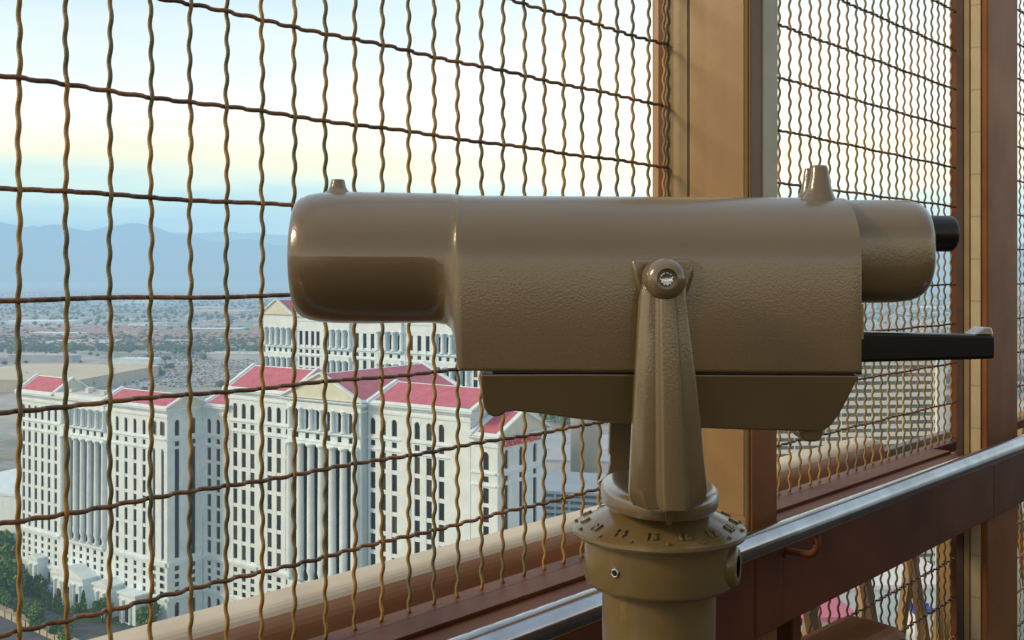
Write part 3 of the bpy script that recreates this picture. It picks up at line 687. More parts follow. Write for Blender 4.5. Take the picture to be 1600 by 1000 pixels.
# porches at ground level of the left wing
def porch(f, s0, s1, o, h, arch, tri=False):
    b = f.b; b.wall.box(s0, s1, -o, .0, 0, h-.02, fr=lambda x, y, z: f.fr(x, -y, z))
    f.bar(s0-.7, s1+.7, h, h+.8, o+.7, o0=-.0); f.bar(s0-.3, s1+.3, h-2.2, h-1.6, o+.3, o0=0)
    for c_, w, hh in arch: b.wins.append((lambda a, q, z, fr=f.fr, oo=o: fr(a, oo+.04, z), c_, .5, w, hh, True, False))
    for c_, w, hh in arch:
        for sg in (-1, 1): f.column(c_+sg*(w/2+1.0), 0, h-2.2, .55, o=o+.4, urn=False)
    if tri:
        m = (s0+s1)/2
        vs = [f.fr(x, q, z) for q in (o+.7, 0) for x, z in ((s0-.7, h+.8), (s1+.7, h+.8), (m, h+.8+(s1-s0)*.17))]
        b.trim.add(vs, [(0,1,2),(3,5,4),(0,3,4,1),(1,4,5,2),(2,5,3,0)])
porch(f, 13.5, 20.5, 4, 14.5, [(17, 2.2, 5)], True)
porch(f, 38, 60, 7, 12.5, [(42, 2.6, 6), (49, 3.6, 8), (56, 2.6, 6)], True)
porch(f, 68, 78, 7, 12.5, [(73, 2.6, 7)], True)
porch(f, 84, 95, 6, 11.5, [(89.5, 2.8, 7)])
for k, (x, y) in enumerate([(33,5),(38,11),(44,6),(51,12),(57,5),(60,10)]):
    mb = MB(); mb.box(x-1.2-k%2, x+1.2+k%2, y-1, y+1.2, hA+1.95, hA+3.2+.5*(k%3)); mb.build('roof_unit', ROOFG, A.root)
A.finish()

# ---- main wing
B = Hotel('broad white hotel wing at centre with columned portico and red sign on its end', (-127, 432, 0))
hB, hL = 94.5, 87
LB0, LB1, LC = 16.4, 139, 150.2
DB = 27
B.block(0, LB0, 0, 22, hL); B.block(LB0, LB1, 0, DB, hB); B.block(LB1, LC, 0, DB, hL, e=.62)
f = B.front(0, 0)
std_bay(f, 0, LB0, [3.6, 9.3], hL, 2.3)
f.bar(13, LB0, 11.7, hL-3.4, .06)
std_bay(f, LB0, 33.2, [19.8, 24.9, 30.0], hB, 2.5)
f.bar(33.2, 36.6, 0, hB-.3, .35)
std_bay(f, 36.6, 53.6, [40, 45.2, 50.3], hB, 2.5)
fp = B.front(0, -3.5)
B.wall.box(54, 92, -2.9, .7, 0, hB-.02)
B.trim.box(54, 56.2, -3.6, .5, 0, hB-.3); B.trim.box(89.8, 92, -3.6, .5, 0, hB-.3)
colonnade(fp, 56.2, 89.8, 6, hB, r=1.5)
std_bay(f, 92.4, 108.4, [94.6, 99.6, 104.9], hB, 2.5)
f.bar(108.4, 112.6, 0, hB-.3, .35)
std_bay(f, 112.6, 130.0, [115.5, 120.9, 126.4], hB, 2.5)
f.bar(130.0, LB1, 0, hB-.3, .2)
std_bay(f, LB1, LC-.62, [145.4], hL, 2.4)
g = B.right(LC, 0)
g.fr = lambda a, o, z: (LC+o, a, z)
side_wall(g, DB, hL, [5.0, 13.5, 21.8], 3)
g2 = B.right(LB1, 0)
B.trim.box(LB1-.6, LB1+.02, 0, DB, hL, hB-.5)
B.cornice(0, LB0-2, 0, 22, hL); B.cornice(LB0, LB1, 0, DB, hB); B.cornice(LB1+2, LC, 0, DB, hL); B.cornice(54, 92, -3.5, 0, hB)
B.flat.box(-1.9, LB0-2.2, -1.9, 23.9, hL, hL+.3); B.flat.box(LB0-1.9, LB1+1.9, -1.9, DB+1.9, hB, hB+.3); B.flat.box(LB1+2.2, LC+1.9, -1.9, DB+1.9, hL, hL+.3)
B.gable(1, 16, 0, 22, hL+.3, 5, 'x', over=1.6)
B.gable(LB0, 51, 0, DB, hB+.3, 8.6, 'x')
B.gable(95, LB1, 0, DB, hB+.3, 6.4, 'x')
B.gable(54, 92, -3.5, 52, hB+.3, 9.5, 'y')
B.wall.box(56, 90, DB, 52, 0, hB)
B.gable(LB1+2.2, LC, 0, DB, hL+.3, 7.0, 'x', over=1.9)
B.finish()
def sign3(root, txt, loc, size, rot, m, sx=1):
    cu = bpy.data.curves.new('sign_letters', 'FONT'); cu.body = txt; cu.size = size; cu.extrude = .12; cu.align_x = 'CENTER'; cu.resolution_u = 3; cu.offset = .05
    tmp = bpy.data.objects.new('sign_letters', cu); COL.objects.link(tmp); bpy.context.view_layer.update()
    me = bpy.data.meshes.new_from_object(tmp.evaluated_get(bpy.context.evaluated_depsgraph_get())); bpy.data.objects.remove(tmp)
    me.materials.clear(); me.materials.append(m); ob = bpy.data.objects.new('sign_letters', me); COL.objects.link(ob); ob.parent = root
    ob.location = loc; ob.rotation_euler = rot; ob.scale = (sx, 1, 1); return ob
sign3(B.root, 'CAESARS PALACE', (LC+.9, DB/2, hL-3.4), 3.2, (R(90), 0, R(90)), SIGNR, .88)

# ---- farther tower behind
D = Hotel('farther white hotel tower behind the others with a columned gable end', (-152, 650, 0))
hD = 116.6; LD = 178
D.block(0, LD, 0, 30, hD)
f = D.front(0, 0)
def d_bay(f, s0, s1, cols, blue=False):
    f.bar(s0, s1, 0, 40, 0)
    grid(f, s0, s1, cols, 40, 92.5, 8, 2.8, .8)
    f.bar(s0, s1, 92.5, 93.2, .7); grid(f, s0, s1, cols, 93.2, 97.2, 1, 2.6, .55); f.bar(s0, s1, 97.2, 97.9, .7)
    edges = [s0] + [x for c_ in cols for x in (c_-1.4, c_+1.4)] + [s1]
    for k in range(0, len(edges), 2): f.bar(edges[k], edges[k+1], 97.9, hD-.3, 0)
    for c_ in cols: f.win(c_, 99, 2.8, 8.2, False, True); f.bar(c_-1.4, c_+1.4, 107.4, hD-.3, 0)
s = 0
def d_col(f, s0, s1, n):
    st_ = (s1-s0)/n; f.bar(s0, s1, 0, 40, 0); cols = [s0+st_*(k+.5) for k in range(n)]
    for c_ in cols: f.win(c_, 40, 2.6, 50.5); f.win(c_, 99, 2.4, 8)
    for k in range(n+1): f.bar(s0+st_*k-1.0, s0+st_*k+1.0, 40, 97.9, -.1); f.column(s0+st_*k, 40, 91, 1.3, o=.7); f.column(s0+st_*k, 98, 109, 1.15, o=1.1, urn=False); f.bar(s0+st_*k-1.2, s0+st_*k+1.2, 97.9, 110, -.1)
    f.bar(s0, s1, 91, 93.2, 1.9); grid(f, s0, s1, cols, 93.2, 97.2, 1, 2.2, .55); f.bar(s0, s1, 97.2, 98, 1.9); f.bar(s0-.5, s1+.5, 109, hD-.3, 1.9)
d_col(f, 0, 25, 5)
f.bar(25, 27, 0, hD-.3, .3); d_bay(f, 27, 47, [30.5, 35.5, 40.5, 45]); f.bar(47, 52, 0, hD-.3, .3)
d_col(f, 52, 72, 4)
f.bar(72, 74, 0, hD-.3, .3); d_bay(f, 74, 92, [77,83,89]); f.bar(92, 94, 0, hD-.3, .3); d_col(f, 94, 112, 3)
f.bar(112, 114, 0, hD-.3, .3); d_bay(f, 114, 134, [118,124,130]); f.bar(134, 136, 0, hD-.3, .3); d_col(f, 136, 158, 4); f.bar(158, 160, 0, hD-.3, .3); d_bay(f, 160, LD, [163,169,175])
D.cornice(0, LD, 0, 30, hD); D.flat.box(-1.9, LD+1.9, -1.9, 31.9, hD, hD+.3)
D.gable(0, 25, -2, 30, hD+.3, 9, 'y'); D.gable(27, 92, 2, 28, hD+.3, 5, 'x', over=1)
D.finish(90)

# ================================================================== OTHER BUILDINGS
STRM = mat('balcony white', (.78,.77,.69), .75, haze=HZ); DARKB = mat('balcony shade', (.10,.12,.12), .6, col2=(.22,.24,.23), nscale=.3, haze=HZ); BEIGE = mat('beige render', (.55,.47,.36), .8, col2=(.48,.41,.32), nscale=.08, haze=HZ)
GREYB = mat('grey roof', (.42,.44,.46), .8, col2=(.34,.37,.40), nscale=.06, haze=HZ); TEAL = mat('teal fascia', (.03,.20,.19), .6, haze=HZ); LTG = mat('pale render', (.62,.62,.60), .8, col2=(.54,.55,.55), nscale=.05, haze=HZ)
def gp(x, y, h=0):           # ground point seen at a picture position, at height h
    Zd = F*(EYE-h)/(y-HY); return ((x-800)/F*Zd, Zd)
# striped hotel seen through the panel between the columns
sh = thing('striped_hotel', 'pale hotel slab with close rows of white balconies, seen between the columns', 'hotel', (150, 400, 0), R(6))
mb = MB(); mb.box(-62, 14.2, .8, 20, 0, 108); mb.build('wall', DARKB, sh)
mb = MB()
for k in range(36): mb.box(-62, 12, 0, .82, 1.2+k*3.0, 2.75+k*3.0)
for k in range(13): mb.box(-62.1+k*6.1, -61.7+k*6.1, .3, .85, 0, 108)
mb.build('balcony_rail', STRM, sh)
mb = MB(); mb.box(12, 15.6, -1, 21, 0, 111); mb.box(-63, 12, -.5, 21, 108, 111); mb.build('end_wall', TRIM, sh)
mb = MB(); mb.box(4, 9, 3, 9, 111.05, 115); mb.build('roof_house', ROOF, sh)
# parking structure and low roofs right of the main wing
pk = thing('parking_structure', 'low pale parking structure with a teal top edge right of the white hotel', 'parking garage', (*gp(900, 818), 0), R(-14))
mb = MB(); mb.box(-62, 30, 3, 60, 0, 17); mb.build('wall', DARKB, pk)
mb = MB()
for k in range(5): mb.box(-63, 31, 0, 61, 3.2+k*3.6-1.5, 3.2+k*3.6)
for k in range(12): mb.box(-62+k*8.2, -61+k*8.2, .6, 2, 0, 17)
mb.build('parking_deck', LTG, pk)
mb = MB(); mb.box(-63.2, -20, -.3, 0, 17.7, 20.5); mb.build('fascia', TEAL, pk)
tw = thing('round_tower', 'plain beige round tower beyond the white hotel near the viewer post', 'tower', (*gp(914, 765), 0))
mb = MB(); mb.lathe([(9.5,0),(9.5,66),(8.8,67),(.5,67)], (0,0,0), 40); mb.build('drum', BEIGE, tw)
def low(name, label, x, y, w, d, h, m, rz=0, cat='building', group=None, roof=None, clutter=6, seed=1):
    o = thing(name, label, cat, (*gp(x, y), 0), rz, group); rnd = random.Random(seed)
    mb = MB(); mb.box(-w/2, w/2, 0, d, 0, h); mb.build('wall', m, o)
    mb = MB(); mb.box(-w/2-.5, w/2+.5, -.5, d+.5, h, h+.5); mb.box(-w/2-.5, w/2+.5, -.5, 0, h+.5, h+1.3); mb.box(-w/2-.5, w/2+.5, d, d+.5, h+.5, h+1.3); mb.build('roof', roof or GREYB, o)
    if clutter:
        for k in range(clutter):
            mb = MB()
            cx, cy = rnd.uniform(-w/2+3, w/2-3), rnd.uniform(2, max(2.5, d-3)); q = rnd.uniform(1, 2.4); mb.box(cx-q, cx+q, cy-q*.7, cy+q*.7, h+.5, h+.5+rnd.uniform(1, 2.5))
            mb.build('roof_unit', LTG, o)
    return o
low('low_hall', 'wide grey-roofed hall behind the round tower', 930, 745, 240, 130, 10, LTG, R(-10), roof=mat('pale grey roof', (.45,.47,.50), .8, col2=(.36,.39,.43), nscale=.03, haze=HZ), clutter=40, seed=3)
low('long_hall', 'long pale warehouse with a broad flat roof further back right', 1000, 660, 380, 180, 12, LTG, R(-8), roof=LTG, clutter=30, seed=5)
low('roof_hall', 'big beige flat-roofed hall at far left behind the hotel wing', -10, 612, 205, 220, 14, BEIGE, R(-8), roof=mat('cream roof', (.66,.58,.42), .8, col2=(.58,.5,.36), nscale=.01, haze=HZ), clutter=8, seed=2)
low('white_hall', 'white rendered low building at the left edge beside the trees', -42, 866, 60, 74, 31, TRIM, R(-20), roof=TRIM, clutter=4, seed=8)
low('hotel_podium', 'wide pale flat-roofed podium at the foot of the striped hotel', 1335, 1117, 74, 52, 40, TRIM, R(4), roof=WHITE, clutter=16)
low('pink_roofed_building', 'narrow building with a pink roof in front of the pale podium at lower right', 1296, 1177, 20, 20, 38.8, LTG, R(5), roof=mat('pink roof', (.62,.16,.25), .7, haze=HZ), clutter=0)
low('blue_canopy', 'small building with a blue roof in front of the pale podium at lower right', 1446, 1140, 7, 5, 36, WHITE, R(8), roof=mat('blue canopy', (.03,.05,.5), .5, haze=HZ), clutter=0)
low('long_shed', 'long grey shed with bright roof units between the beige hall and the suburb', 62, 566, 110, 30, 11, GREYB, R(-6), roof=LTG, clutter=14, seed=4)
low('pale_shed', 'small pale shed above the car park behind the left wing', 205, 571, 62, 34, 9, TRIM, R(-9), roof=TRIM, clutter=3, seed=6)
low('wide_store', 'wide pale store with dark roof units left of the far columned tower', 372, 562, 120, 50, 9, LTG, R(-6), roof=ROOFG, clutter=16, seed=9)
# commercial buildings out on the plain, one thing each
rnd = random.Random(11)
mats_ = [LTG, BEIGE, TRIM, GREYB]
lab = 'low pale flat-roofed building out on the hazy city plain'
pos = []
for k in range(64):
    for _ in range(30):
        Zd = rnd.choice([rnd.uniform(1500, 2000), rnd.uniform(1900, 3300), rnd.uniform(3000, 6500)]); x = rnd.uniform(-150, 1650)
        w = rnd.uniform(40, 150)*(1 if Zd < 2500 else 1.5); X = (x-800)/F*Zd
        if all(math.hypot(X-a, Zd-b) > (w+c_)*.7 for a, b, c_ in pos) and not (-200 < x < 420 and Zd < 2000): break
    else: continue
    pos.append((X, Zd, w)); d = w*rnd.uniform(.3, .9); h = rnd.uniform(5, 10)
    o = tag(thing('plain_building', lab, 'building', (X, Zd, 0), R(rnd.uniform(-14, 4))), group='flat-roofed buildings on the city plain')
    mb = MB(); mb.box(-w/2, w/2, 0, d, 0, h); mb.build('wall', rnd.choice(mats_), o)
    mb = MB(); mb.box(-w/2-.6, w/2+.6, -.6, d+.6, h, h+.8); mb.build('roof', rnd.choice([LTG, GREYB, TRIM, ROOFG]), o)
# far suburb: roofs, trees and parked cars that read as one mass each
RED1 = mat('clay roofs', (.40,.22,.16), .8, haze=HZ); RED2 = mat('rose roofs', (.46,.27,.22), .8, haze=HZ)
mb = MB(); rnd = random.Random(5)
for k in range(3600):
    Zd = rnd.triangular(1950, 5200, 2200); x = rnd.uniform(-250, 1750)
    if rnd.random() < .4: x = rnd.uniform(-250, 460); Zd = rnd.uniform(2050, 2750)
    X = (x-800)/F*Zd; Zd = round(Zd/26)*26 + rnd.uniform(-3, 3)
    w, d, h = rnd.uniform(9, 18), rnd.uniform(8, 13), rnd.uniform(3.2, 5); a = rnd.choice((0, 0, .1)); mi = rnd.choice((0,1,0,1,2)) if Zd < 2900 else rnd.choice((1,2,2,3,3))
    mb.box(X-w/2, X+w/2, Zd, Zd+d, 0, h, mi=4)
    vs = [(X-w/2-.5,Zd-.5,h),(X+w/2+.5,Zd-.5,h),(X+w/2+.5,Zd+d+.5,h),(X-w/2-.5,Zd+d+.5,h),(X-w/4,Zd+d/2,h+2.4),(X+w/4,Zd+d/2,h+2.4)]
    mb.add(vs, [(0,1,5,4),(1,2,5),(2,3,4,5),(3,0,4)], mi)
tag(mb.build('suburb', [RED1, RED2, GREYB, LTG, BEIGE]), 'far-off suburb of small clay-roofed houses on the plain', 'suburb', kind='stuff')
ico = bmesh.new(); bmesh.ops.create_icosphere(ico, subdivisions=1, radius=1); IV = [tuple(v.co) for v in ico.verts]; IF = [tuple(v.index for v in f.verts) for f in ico.faces]; ico.free()
mb = MB()
for k in range(9500):
    q = rnd.random()
    if q < .45: Zd = rnd.uniform(1950, 2800)
    elif q < .52: Zd = rnd.uniform(1150, 1900)
    else: Zd = rnd.triangular(2800, 9500, 3500)
    x = rnd.uniform(-260, 1760)
    if q < .3: x = rnd.uniform(-260, 470); Zd = rnd.gauss(2150, 130)
    if -200 < x < 420 and Zd < 1950 and rnd.random() < .7: continue
    if -300 < x < 210 and Zd < 1560: continue
    X = (x-800)/F*Zd; r_ = rnd.uniform(2.5, 6.5)*(1.35 if Zd > 2800 else 1)
    mb.add([(X+v[0]*r_*rnd.uniform(.8,1.3), Zd+v[1]*r_, r_*.7+v[2]*r_*rnd.uniform(.6,1)) for v in IV], IF, 0 if rnd.random() < .6 else 1)
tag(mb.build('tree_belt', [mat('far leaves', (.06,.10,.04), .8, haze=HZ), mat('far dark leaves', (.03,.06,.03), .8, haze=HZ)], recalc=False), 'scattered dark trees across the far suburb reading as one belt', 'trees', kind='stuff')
mb = MB(); cm = [mat('car white', (.75,.75,.75), .4, haze=HZ), mat('car dark', (.05,.06,.08), .4, haze=HZ), mat('car grey', (.3,.33,.38), .4, haze=HZ)]
for r_ in range(22):
    Zd = 1330 + r_*24
    for k in range(90):
        if rnd.random() < .35: continue
        x = -250 + k*3.4; x = x if r_ % 4 else x+400
        X = -720 + k*5.2 + (r_ % 3)*7
        if not (190 < 800+X/Zd*F < 470): continue
        mi = rnd.choice((0,0,1,2)); mb.box(X-.95, X+.95, Zd, Zd+4.5, .25, .95, mi=mi); mb.box(X-.8, X+.8, Zd+.9, Zd+3.4, .95, 1.5, mi=mi)
tag(mb.build('parked_cars', cm), 'hundreds of tiny cars in the far parking lot behind the left wing', 'cars', kind='stuff')

# ================================================================== GROUND, ROADS, MOUNTAINS
def ground():
    m = bpy.data.materials.new('city ground'); m.use_nodes = True; nt = m.node_tree; L = nt.links; b = nt.nodes['Principled BSDF']; out = nt.nodes['Material Output']
    g = N(nt, 'ShaderNodeNewGeometry')
    mp = N(nt, 'ShaderNodeMapping'); mp.inputs['Scale'].default_value = (1, 1, 1); L.new(g.outputs['Position'], mp.inputs[0])
    vo = N(nt, 'ShaderNodeTexVoronoi', Scale=.010); vo.distance = 'CHEBYCHEV'; L.new(mp.outputs[0], vo.inputs['Vector'])
    r = N(nt, 'ShaderNodeValToRGB'); r.color_ramp.interpolation = 'CONSTANT'; e = r.color_ramp.elements
    cols = [(.26,.24,.20),(.17,.18,.19),(.36,.31,.26),(.13,.16,.11),(.30,.29,.29),(.10,.14,.09),(.38,.34,.30)]
    e[0].color = (*cols[0],1); e[1].position = .86; e[1].color = (*cols[6],1)
    for k in range(1, 6): x = e.new(k/7); x.color = (*cols[k],1)
    sp = N(nt, 'ShaderNodeSeparateColor'); L.new(vo.outputs['Color'], sp.inputs[0]); L.new(sp.outputs[0], r.inputs[0])
    no = N(nt, 'ShaderNodeTexNoise', Scale=.0011, Detail=9, Roughness=.75); L.new(mp.outputs[0], no.inputs['Vector'])
    r2 = N(nt, 'ShaderNodeValToRGB'); e = r2.color_ramp.elements; e[0].position = .42; e[0].color = (.03,.055,.03,1); e[1].position = .6; e[1].color = (.56,.50,.42,1)
    L.new(no.outputs['Fac'], r2.inputs[0])
    mx = N(nt, 'ShaderNodeMix', data_type='RGBA'); mx.inputs[0].default_value = .5; L.new(r.outputs[0], mx.inputs[6]); L.new(r2.outputs[0], mx.inputs[7])
    n3 = N(nt, 'ShaderNodeTexNoise', Scale=.02, Detail=8, Roughness=.7); L.new(mp.outputs[0], n3.inputs['Vector'])
    m3 = N(nt, 'ShaderNodeMix', data_type='RGBA', blend_type='OVERLAY'); m3.inputs[0].default_value = .8; L.new(mx.outputs[2], m3.inputs[6]); L.new(n3.outputs['Color'], m3.inputs[7])
    hs = N(nt, 'ShaderNodeHueSaturation', Saturation=.72, Value=1.2); L.new(m3.outputs[2], hs.inputs['Color'])
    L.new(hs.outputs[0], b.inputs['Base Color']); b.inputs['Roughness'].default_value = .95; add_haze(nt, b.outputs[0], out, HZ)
    mb = MB(); n = 24; xs = [-45000+90000*k/n for k in range(n+1)]; ys = [-3000+ (63000)*(k/n)**1.6 for k in range(n+1)]
    mb.add([(x, y, 0) for y in ys for x in xs], [(j*(n+1)+i, j*(n+1)+i+1, (j+1)*(n+1)+i+1, (j+1)*(n+1)+i) for j in range(n) for i in range(n)])
    tag(mb.build('ground', m, recalc=False), kind='structure')
ground()
def strip_g(name, p0, p1, w, z, m, kind='structure', ext=(0, 0)):
    a, b_ = Vector((*gp(*p0), 0)), Vector((*gp(*p1), 0)); d = (b_-a).normalized(); a = a - d*ext[0]; b_ = b_ + d*ext[1]; s_ = Vector((d.y, -d.x, 0))*w/2
    mb = MB(); mb.add([a-s_, a+s_, b_+s_, b_-s_], [(0,1,2,3)]); mb.v = [(v[0], v[1], z) for v in mb.v]; o = mb.build(name, m, recalc=False); tag(o, kind=kind); return a, b_, d, s_
GRASS = mat('lawn', (.05,.085,.03), .95, col2=(.035,.06,.03), nscale=.4, haze=HZ)
strip_g('lawn', (0, 935), (140, 1010), 78, .004, GRASS, ext=(160, 70))
a1, b1, d1, s1 = strip_g('driveway', (0, 918), (85, 968), 7, .012, ROADM, ext=(160, 60))
strip_g('forecourt', (120, 985), (175, 992), 18, .008, ROADM, ext=(6, 30))
a2, b2, d2, s2 = strip_g('pavement', (0, 953), (112, 1004), 7, .10, PAVE, ext=(180, 90))
strip_g('road', (0, 985), (60, 1012), 26, .008, ROADM, ext=(200, 120))
# boundary fence along the pavement
bf = thing('boundary_fence', 'low beige boundary wall with dark posts along the street at bottom left', 'wall', (a2.x, a2.y, 0), math.atan2(d2.y, d2.x))
Lf = (b2-a2).length
mb = MB(); mb.box(0, Lf, -.2, .2, 0, 2.0); mb.box(0, Lf, -.3, .3, 2.0, 2.25); mb.build('wall', PAVE, bf)
mb = MB()
k = 0
while k*6 < Lf: mb.box(k*6, k*6+.35, -.36, -.22, 0, 2.9); k += 1
mb.build('posts', SHADE, bf)
bf.location.x += s2.x*.9; bf.location.y += s2.y*.9
mb = MB()
for k in range(260): mb.box(*(lambda x, y: (x-.5, x+.5, y-.5, y+.5))(*[v + rnd.uniform(-5, 5) for v in gp(190, 998)]), .0, rnd.uniform(.3, .6))
tag(mb.build('flower_bed', PINKM), 'magenta flower bed at the foot of the hotel corner', 'flowers', kind='stuff')

# trees one can tell apart, near the left wing
def leaf_crown(n, rx, rz, h0, seed, leaf=.75):
    r_ = random.Random(seed); mb = MB(); blobs = [(r_.uniform(-.55,.55)*rx, r_.uniform(-.55,.55)*rx, h0 + r_.uniform(.15,.85)*rz*2, r_.uniform(.35,.6)*rx) for _ in range(9)]
    for k in range(n):
        bx_, by, bz, br = r_.choice(blobs); v = Vector((r_.gauss(0,1), r_.gauss(0,1), r_.gauss(0,1))).normalized()*br*r_.uniform(.6, 1.05)
        p = Vector((bx_, by, bz)) + v; u = Vector((r_.uniform(-1,1), r_.uniform(-1,1), r_.uniform(-1,1))).normalized(); w = u.orthogonal().normalized(); q = leaf*r_.uniform(.5, 1.1)
        mb.add([p-u*q-w*q*.6, p+u*q-w*q*.6, p+u*q+w*q*.6, p-u*q+w*q*.6], [(0,1,2,3)], 0 if r_.random() < .6 else 1)
    return mb
def make_tree(name, label, kind, seed):
    o = thing(name, label, 'tree')
    if kind == 'round':
        mb = MB(); mb.lathe([(.28,0),(.2,2.2),(.14,4.5)], (0,0,0), 8); mb.tube([(0,0,2.2),(1.1,.4,4.0)], .09, 5); mb.tube([(0,0,2.4),(-1.0,-.5,4.2)], .09, 5); mb.build('trunk', BARK, o)
        leaf_crown(520, 3.4, 3.0, 1.8, seed).build('crown', [LEAF, LEAF2], o, recalc=False)
    elif kind == 'tall':
        mb = MB(); mb.lathe([(.2,0),(.12,6)], (0,0,0), 8); mb.build('trunk', BARK, o)
        r_ = random.Random(seed); mb = MB()
        for k in range(420):
            z = r_.uniform(.6, 10); rad = 1.25*math.sin(min(1, (10.3-z)/7)*math.pi/2); a = r_.uniform(0, 6.28); p = Vector((rad*math.cos(a)*r_.uniform(.6,1), rad*math.sin(a)*r_.uniform(.6,1), z)); u = Vector((r_.uniform(-1,1), r_.uniform(-1,1), r_.uniform(.2,1.5))).normalized(); w = u.orthogonal().normalized(); q = .5
            mb.add([p-u*q-w*q*.4, p+u*q-w*q*.4, p+u*q+w*q*.4, p-u*q+w*q*.4], [(0,1,2,3)], 1 if r_.random() < .7 else 0)
        mb.build('crown', [LEAF, LEAF2], o, recalc=False)
    else:
        mb = MB(); mb.lathe([(.32,0),(.24,1),(.2,11),(.26,11.6)], (0,0,0), 8); mb.build('trunk', BARK, o)
        r_ = random.Random(seed); mb = MB()
        for k in range(26):
            a = r_.uniform(0, 6.28); dr = r_.uniform(-.9, 1.1); L_ = r_.uniform(2.4, 3.4); prev = None
            for s_ in range(5):
                t = s_/4; p = Vector((math.cos(a)*L_*t, math.sin(a)*L_*t, 11.5 + dr*t*1.8 - 2.6*t*t)); w = Vector((-math.sin(a), math.cos(a), 0))*(.34*(1-t*.75))
                if prev: mb.add([prev[0]-prev[1], prev[0]+prev[1], p+w, p-w], [(0,1,2,3)])
                prev = (p, w)
        mb.build('fronds', [LEAF], o, recalc=False)
    return o
protos = {}
def plant(kind, name, label, group, X, Yd, sc, rz, seed=0):
    key = (kind, seed)
    if key not in protos: o = make_tree(name, label, kind, seed); protos[key] = o
    else:
        src = protos[key]; o = src.copy(); COL.objects.link(o)
        for ch in src.children: c_ = ch.copy(); COL.objects.link(c_); c_.parent = o
    o.location = (X, Yd, .0); o.scale = (sc, sc, sc*random.uniform(.9,1.15)); o.rotation_euler = (0, 0, rz); o['label'] = label; o['group'] = group; return o
la, lb, sa = Vector((.814,-.581,0)), Vector((.581,.814,0)), Vector((-224.5,480,0))
def pa(L_, o): return sa + la*L_ - lb*o
g1 = 'leafy trees along the foot of the left hotel wing'
for L_, o in [(-12,8),(-3,6),(1,7),(4,10),(7.5,7),(10,10),(13,9),(16,12),(20,9),(22,12),(25,8),(28,7),(31,9),(3,15),(9,16),(68,13),(80,11),(97,6),(101,5),(105,7)]:
    p = pa(L_, o); plant('round', 'tree', 'leafy round tree in the row along the foot of the left hotel wing', g1, p.x+random.uniform(-1,1), p.y+random.uniform(-1,1), random.uniform(.8,1.25), random.uniform(0,6), seed=random.choice((1,2,3)))
g2_ = 'bushy trees on the strip between driveway and pavement'
for k in range(22):
    p = a1.lerp(b1, .42 + k/44) + s1*2.2 + Vector((random.uniform(-3,3), random.uniform(-3,3), 0)); plant('round', 'tree', 'bushy tree on the planted strip between the driveway and pavement', g2_, p.x, p.y, random.uniform(.55,.95), random.uniform(0,6), seed=random.choice((4,5)))
for L_, o in [(43,14),(48,15),(52,14.5),(56,15),(66,10.5),(80.5,8.5)]:
    p = pa(L_, o); plant('tall', 'cypress', 'slim dark cypress standing by the porch of the left hotel wing', 'cypresses by the hotel porch', p.x, p.y, random.uniform(.75,1), 0, seed=1)
for x, y in [(8,875),(14,868),(2,890),(18,896),(10,905),(-10,880),(-20,905),(5,862)]:
    X, Yd = gp(x, y+14); plant('round', 'tree', 'big green tree at the left edge beside the white hall', 'trees at the left edge by the white hall', X, Yd, random.uniform(1.3,1.9), random.uniform(0,6), seed=random.choice((1,2)))
for x, y in [(87,606),(97,604),(114,606),(136,612),(147,610)]:
    X, Yd = gp(x, y+6); plant('palm', 'palm_tree', 'small palm tree rising behind the roof of the left wing', 'palms behind the left hotel wing', X, Yd, 1.25, random.uniform(0,6), seed=1)
for k in range(26):
    x, y = random.uniform(1205, 1330), random.uniform(700, 730); X, Yd = gp(x, y+5); plant('round', 'tree', 'green tree among those seen through the mesh right of the first column', 'trees seen right of the first column', X, Yd, random.uniform(2.0,3.0), random.uniform(0,6), seed=random.choice((1,2,3)))
for k in range(14):
    x, y = random.uniform(840, 890), random.uniform(648, 664); X, Yd = gp(x, y+3); plant('round', 'tree', 'distant green tree beyond the gable end of the main hotel wing', 'trees beyond the main hotel wing', X, Yd, random.uniform(1.6,2.4), random.uniform(0,6), seed=random.choice((1,2,3)))

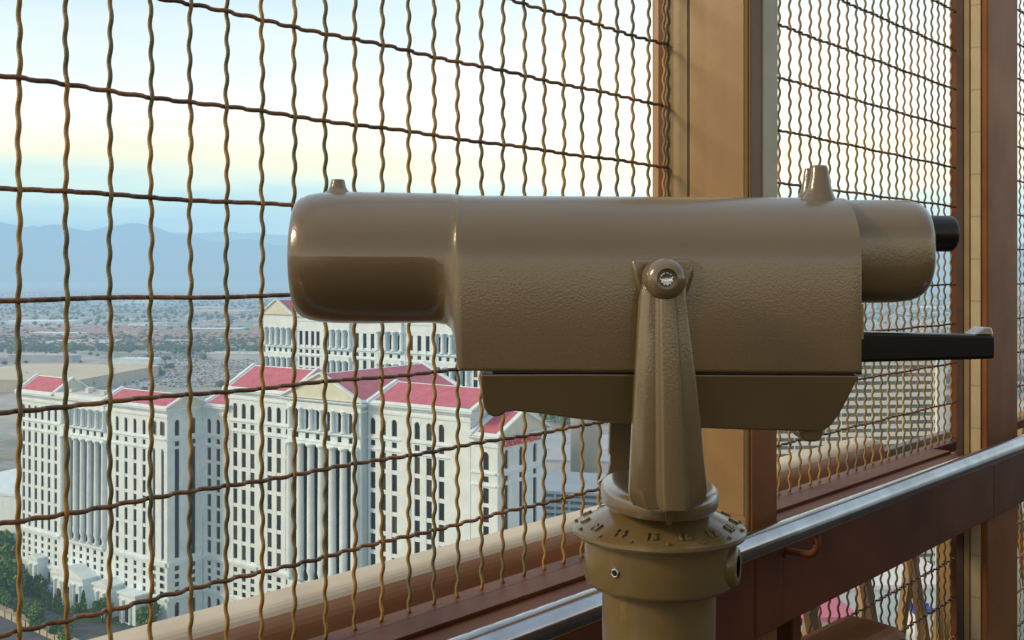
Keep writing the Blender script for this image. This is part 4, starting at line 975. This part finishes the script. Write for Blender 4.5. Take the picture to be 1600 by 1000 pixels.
# mountains: two hazy ranges about 30 km off
def mountains(name, Yd, prof, colr, seed):
    m = bpy.data.materials.new(name); m.use_nodes = True; nt = m.node_tree; L = nt.links; b = nt.nodes['Principled BSDF']; out = nt.nodes['Material Output']
    b.inputs['Base Color'].default_value = (.16,.15,.15,1); b.inputs['Roughness'].default_value = 1; b.inputs['Specular IOR Level'].default_value = 0
    em = N(nt, 'ShaderNodeEmission'); mx = N(nt, 'ShaderNodeMixShader'); mx.inputs[0].default_value = .92  # haze glow painted into the mountain colour, set by height
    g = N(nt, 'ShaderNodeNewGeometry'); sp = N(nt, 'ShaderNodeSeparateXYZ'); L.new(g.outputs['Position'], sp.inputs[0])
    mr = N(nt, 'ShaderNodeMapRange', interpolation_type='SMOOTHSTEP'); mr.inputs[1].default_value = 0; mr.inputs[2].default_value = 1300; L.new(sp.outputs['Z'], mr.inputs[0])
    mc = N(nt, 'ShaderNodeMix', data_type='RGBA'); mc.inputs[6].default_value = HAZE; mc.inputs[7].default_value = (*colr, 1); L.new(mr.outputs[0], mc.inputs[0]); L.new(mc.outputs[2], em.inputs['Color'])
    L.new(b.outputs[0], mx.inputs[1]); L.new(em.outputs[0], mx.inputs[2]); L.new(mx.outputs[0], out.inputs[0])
    from mathutils import noise
    mb = MB(); nx, ny = 260, 14; x0, x1 = -900, 2500; vs = []
    for j in range(ny+1):
        t = j/ny
        for i in range(nx+1):
            x = x0 + (x1-x0)*i/nx; 
            for k in range(len(prof)-1):
                if prof[k][0] <= x <= prof[k+1][0]: break
            u = (x-prof[k][0])/(prof[k+1][0]-prof[k][0]); u = u*u*(3-2*u); y = prof[k][1]*(1-u) + prof[k+1][1]*u
            H = (HY - y)/F*(Yd) ; n1 = noise.fractal(Vector((x*.012, t*2.0, seed)), 1, 2, 6); X = (x-800)/F*Yd
            hh = H*(math.sin(min(1, t*1.25)*math.pi/2)**1.3)*(1 + .22*n1*(1-t*.75)) + 70*n1*t
            vs.append((X*(1-.12*(1-t)), Yd - 5200*(1-t), max(-20, hh + (-20 if j == 0 else 0))))
    mb.add(vs, [(j*(nx+1)+i, j*(nx+1)+i+1, (j+1)*(nx+1)+i+1, (j+1)*(nx+1)+i) for j in range(ny) for i in range(nx)], 0, True)
    tag(mb.build(name, m, recalc=False), kind='structure')
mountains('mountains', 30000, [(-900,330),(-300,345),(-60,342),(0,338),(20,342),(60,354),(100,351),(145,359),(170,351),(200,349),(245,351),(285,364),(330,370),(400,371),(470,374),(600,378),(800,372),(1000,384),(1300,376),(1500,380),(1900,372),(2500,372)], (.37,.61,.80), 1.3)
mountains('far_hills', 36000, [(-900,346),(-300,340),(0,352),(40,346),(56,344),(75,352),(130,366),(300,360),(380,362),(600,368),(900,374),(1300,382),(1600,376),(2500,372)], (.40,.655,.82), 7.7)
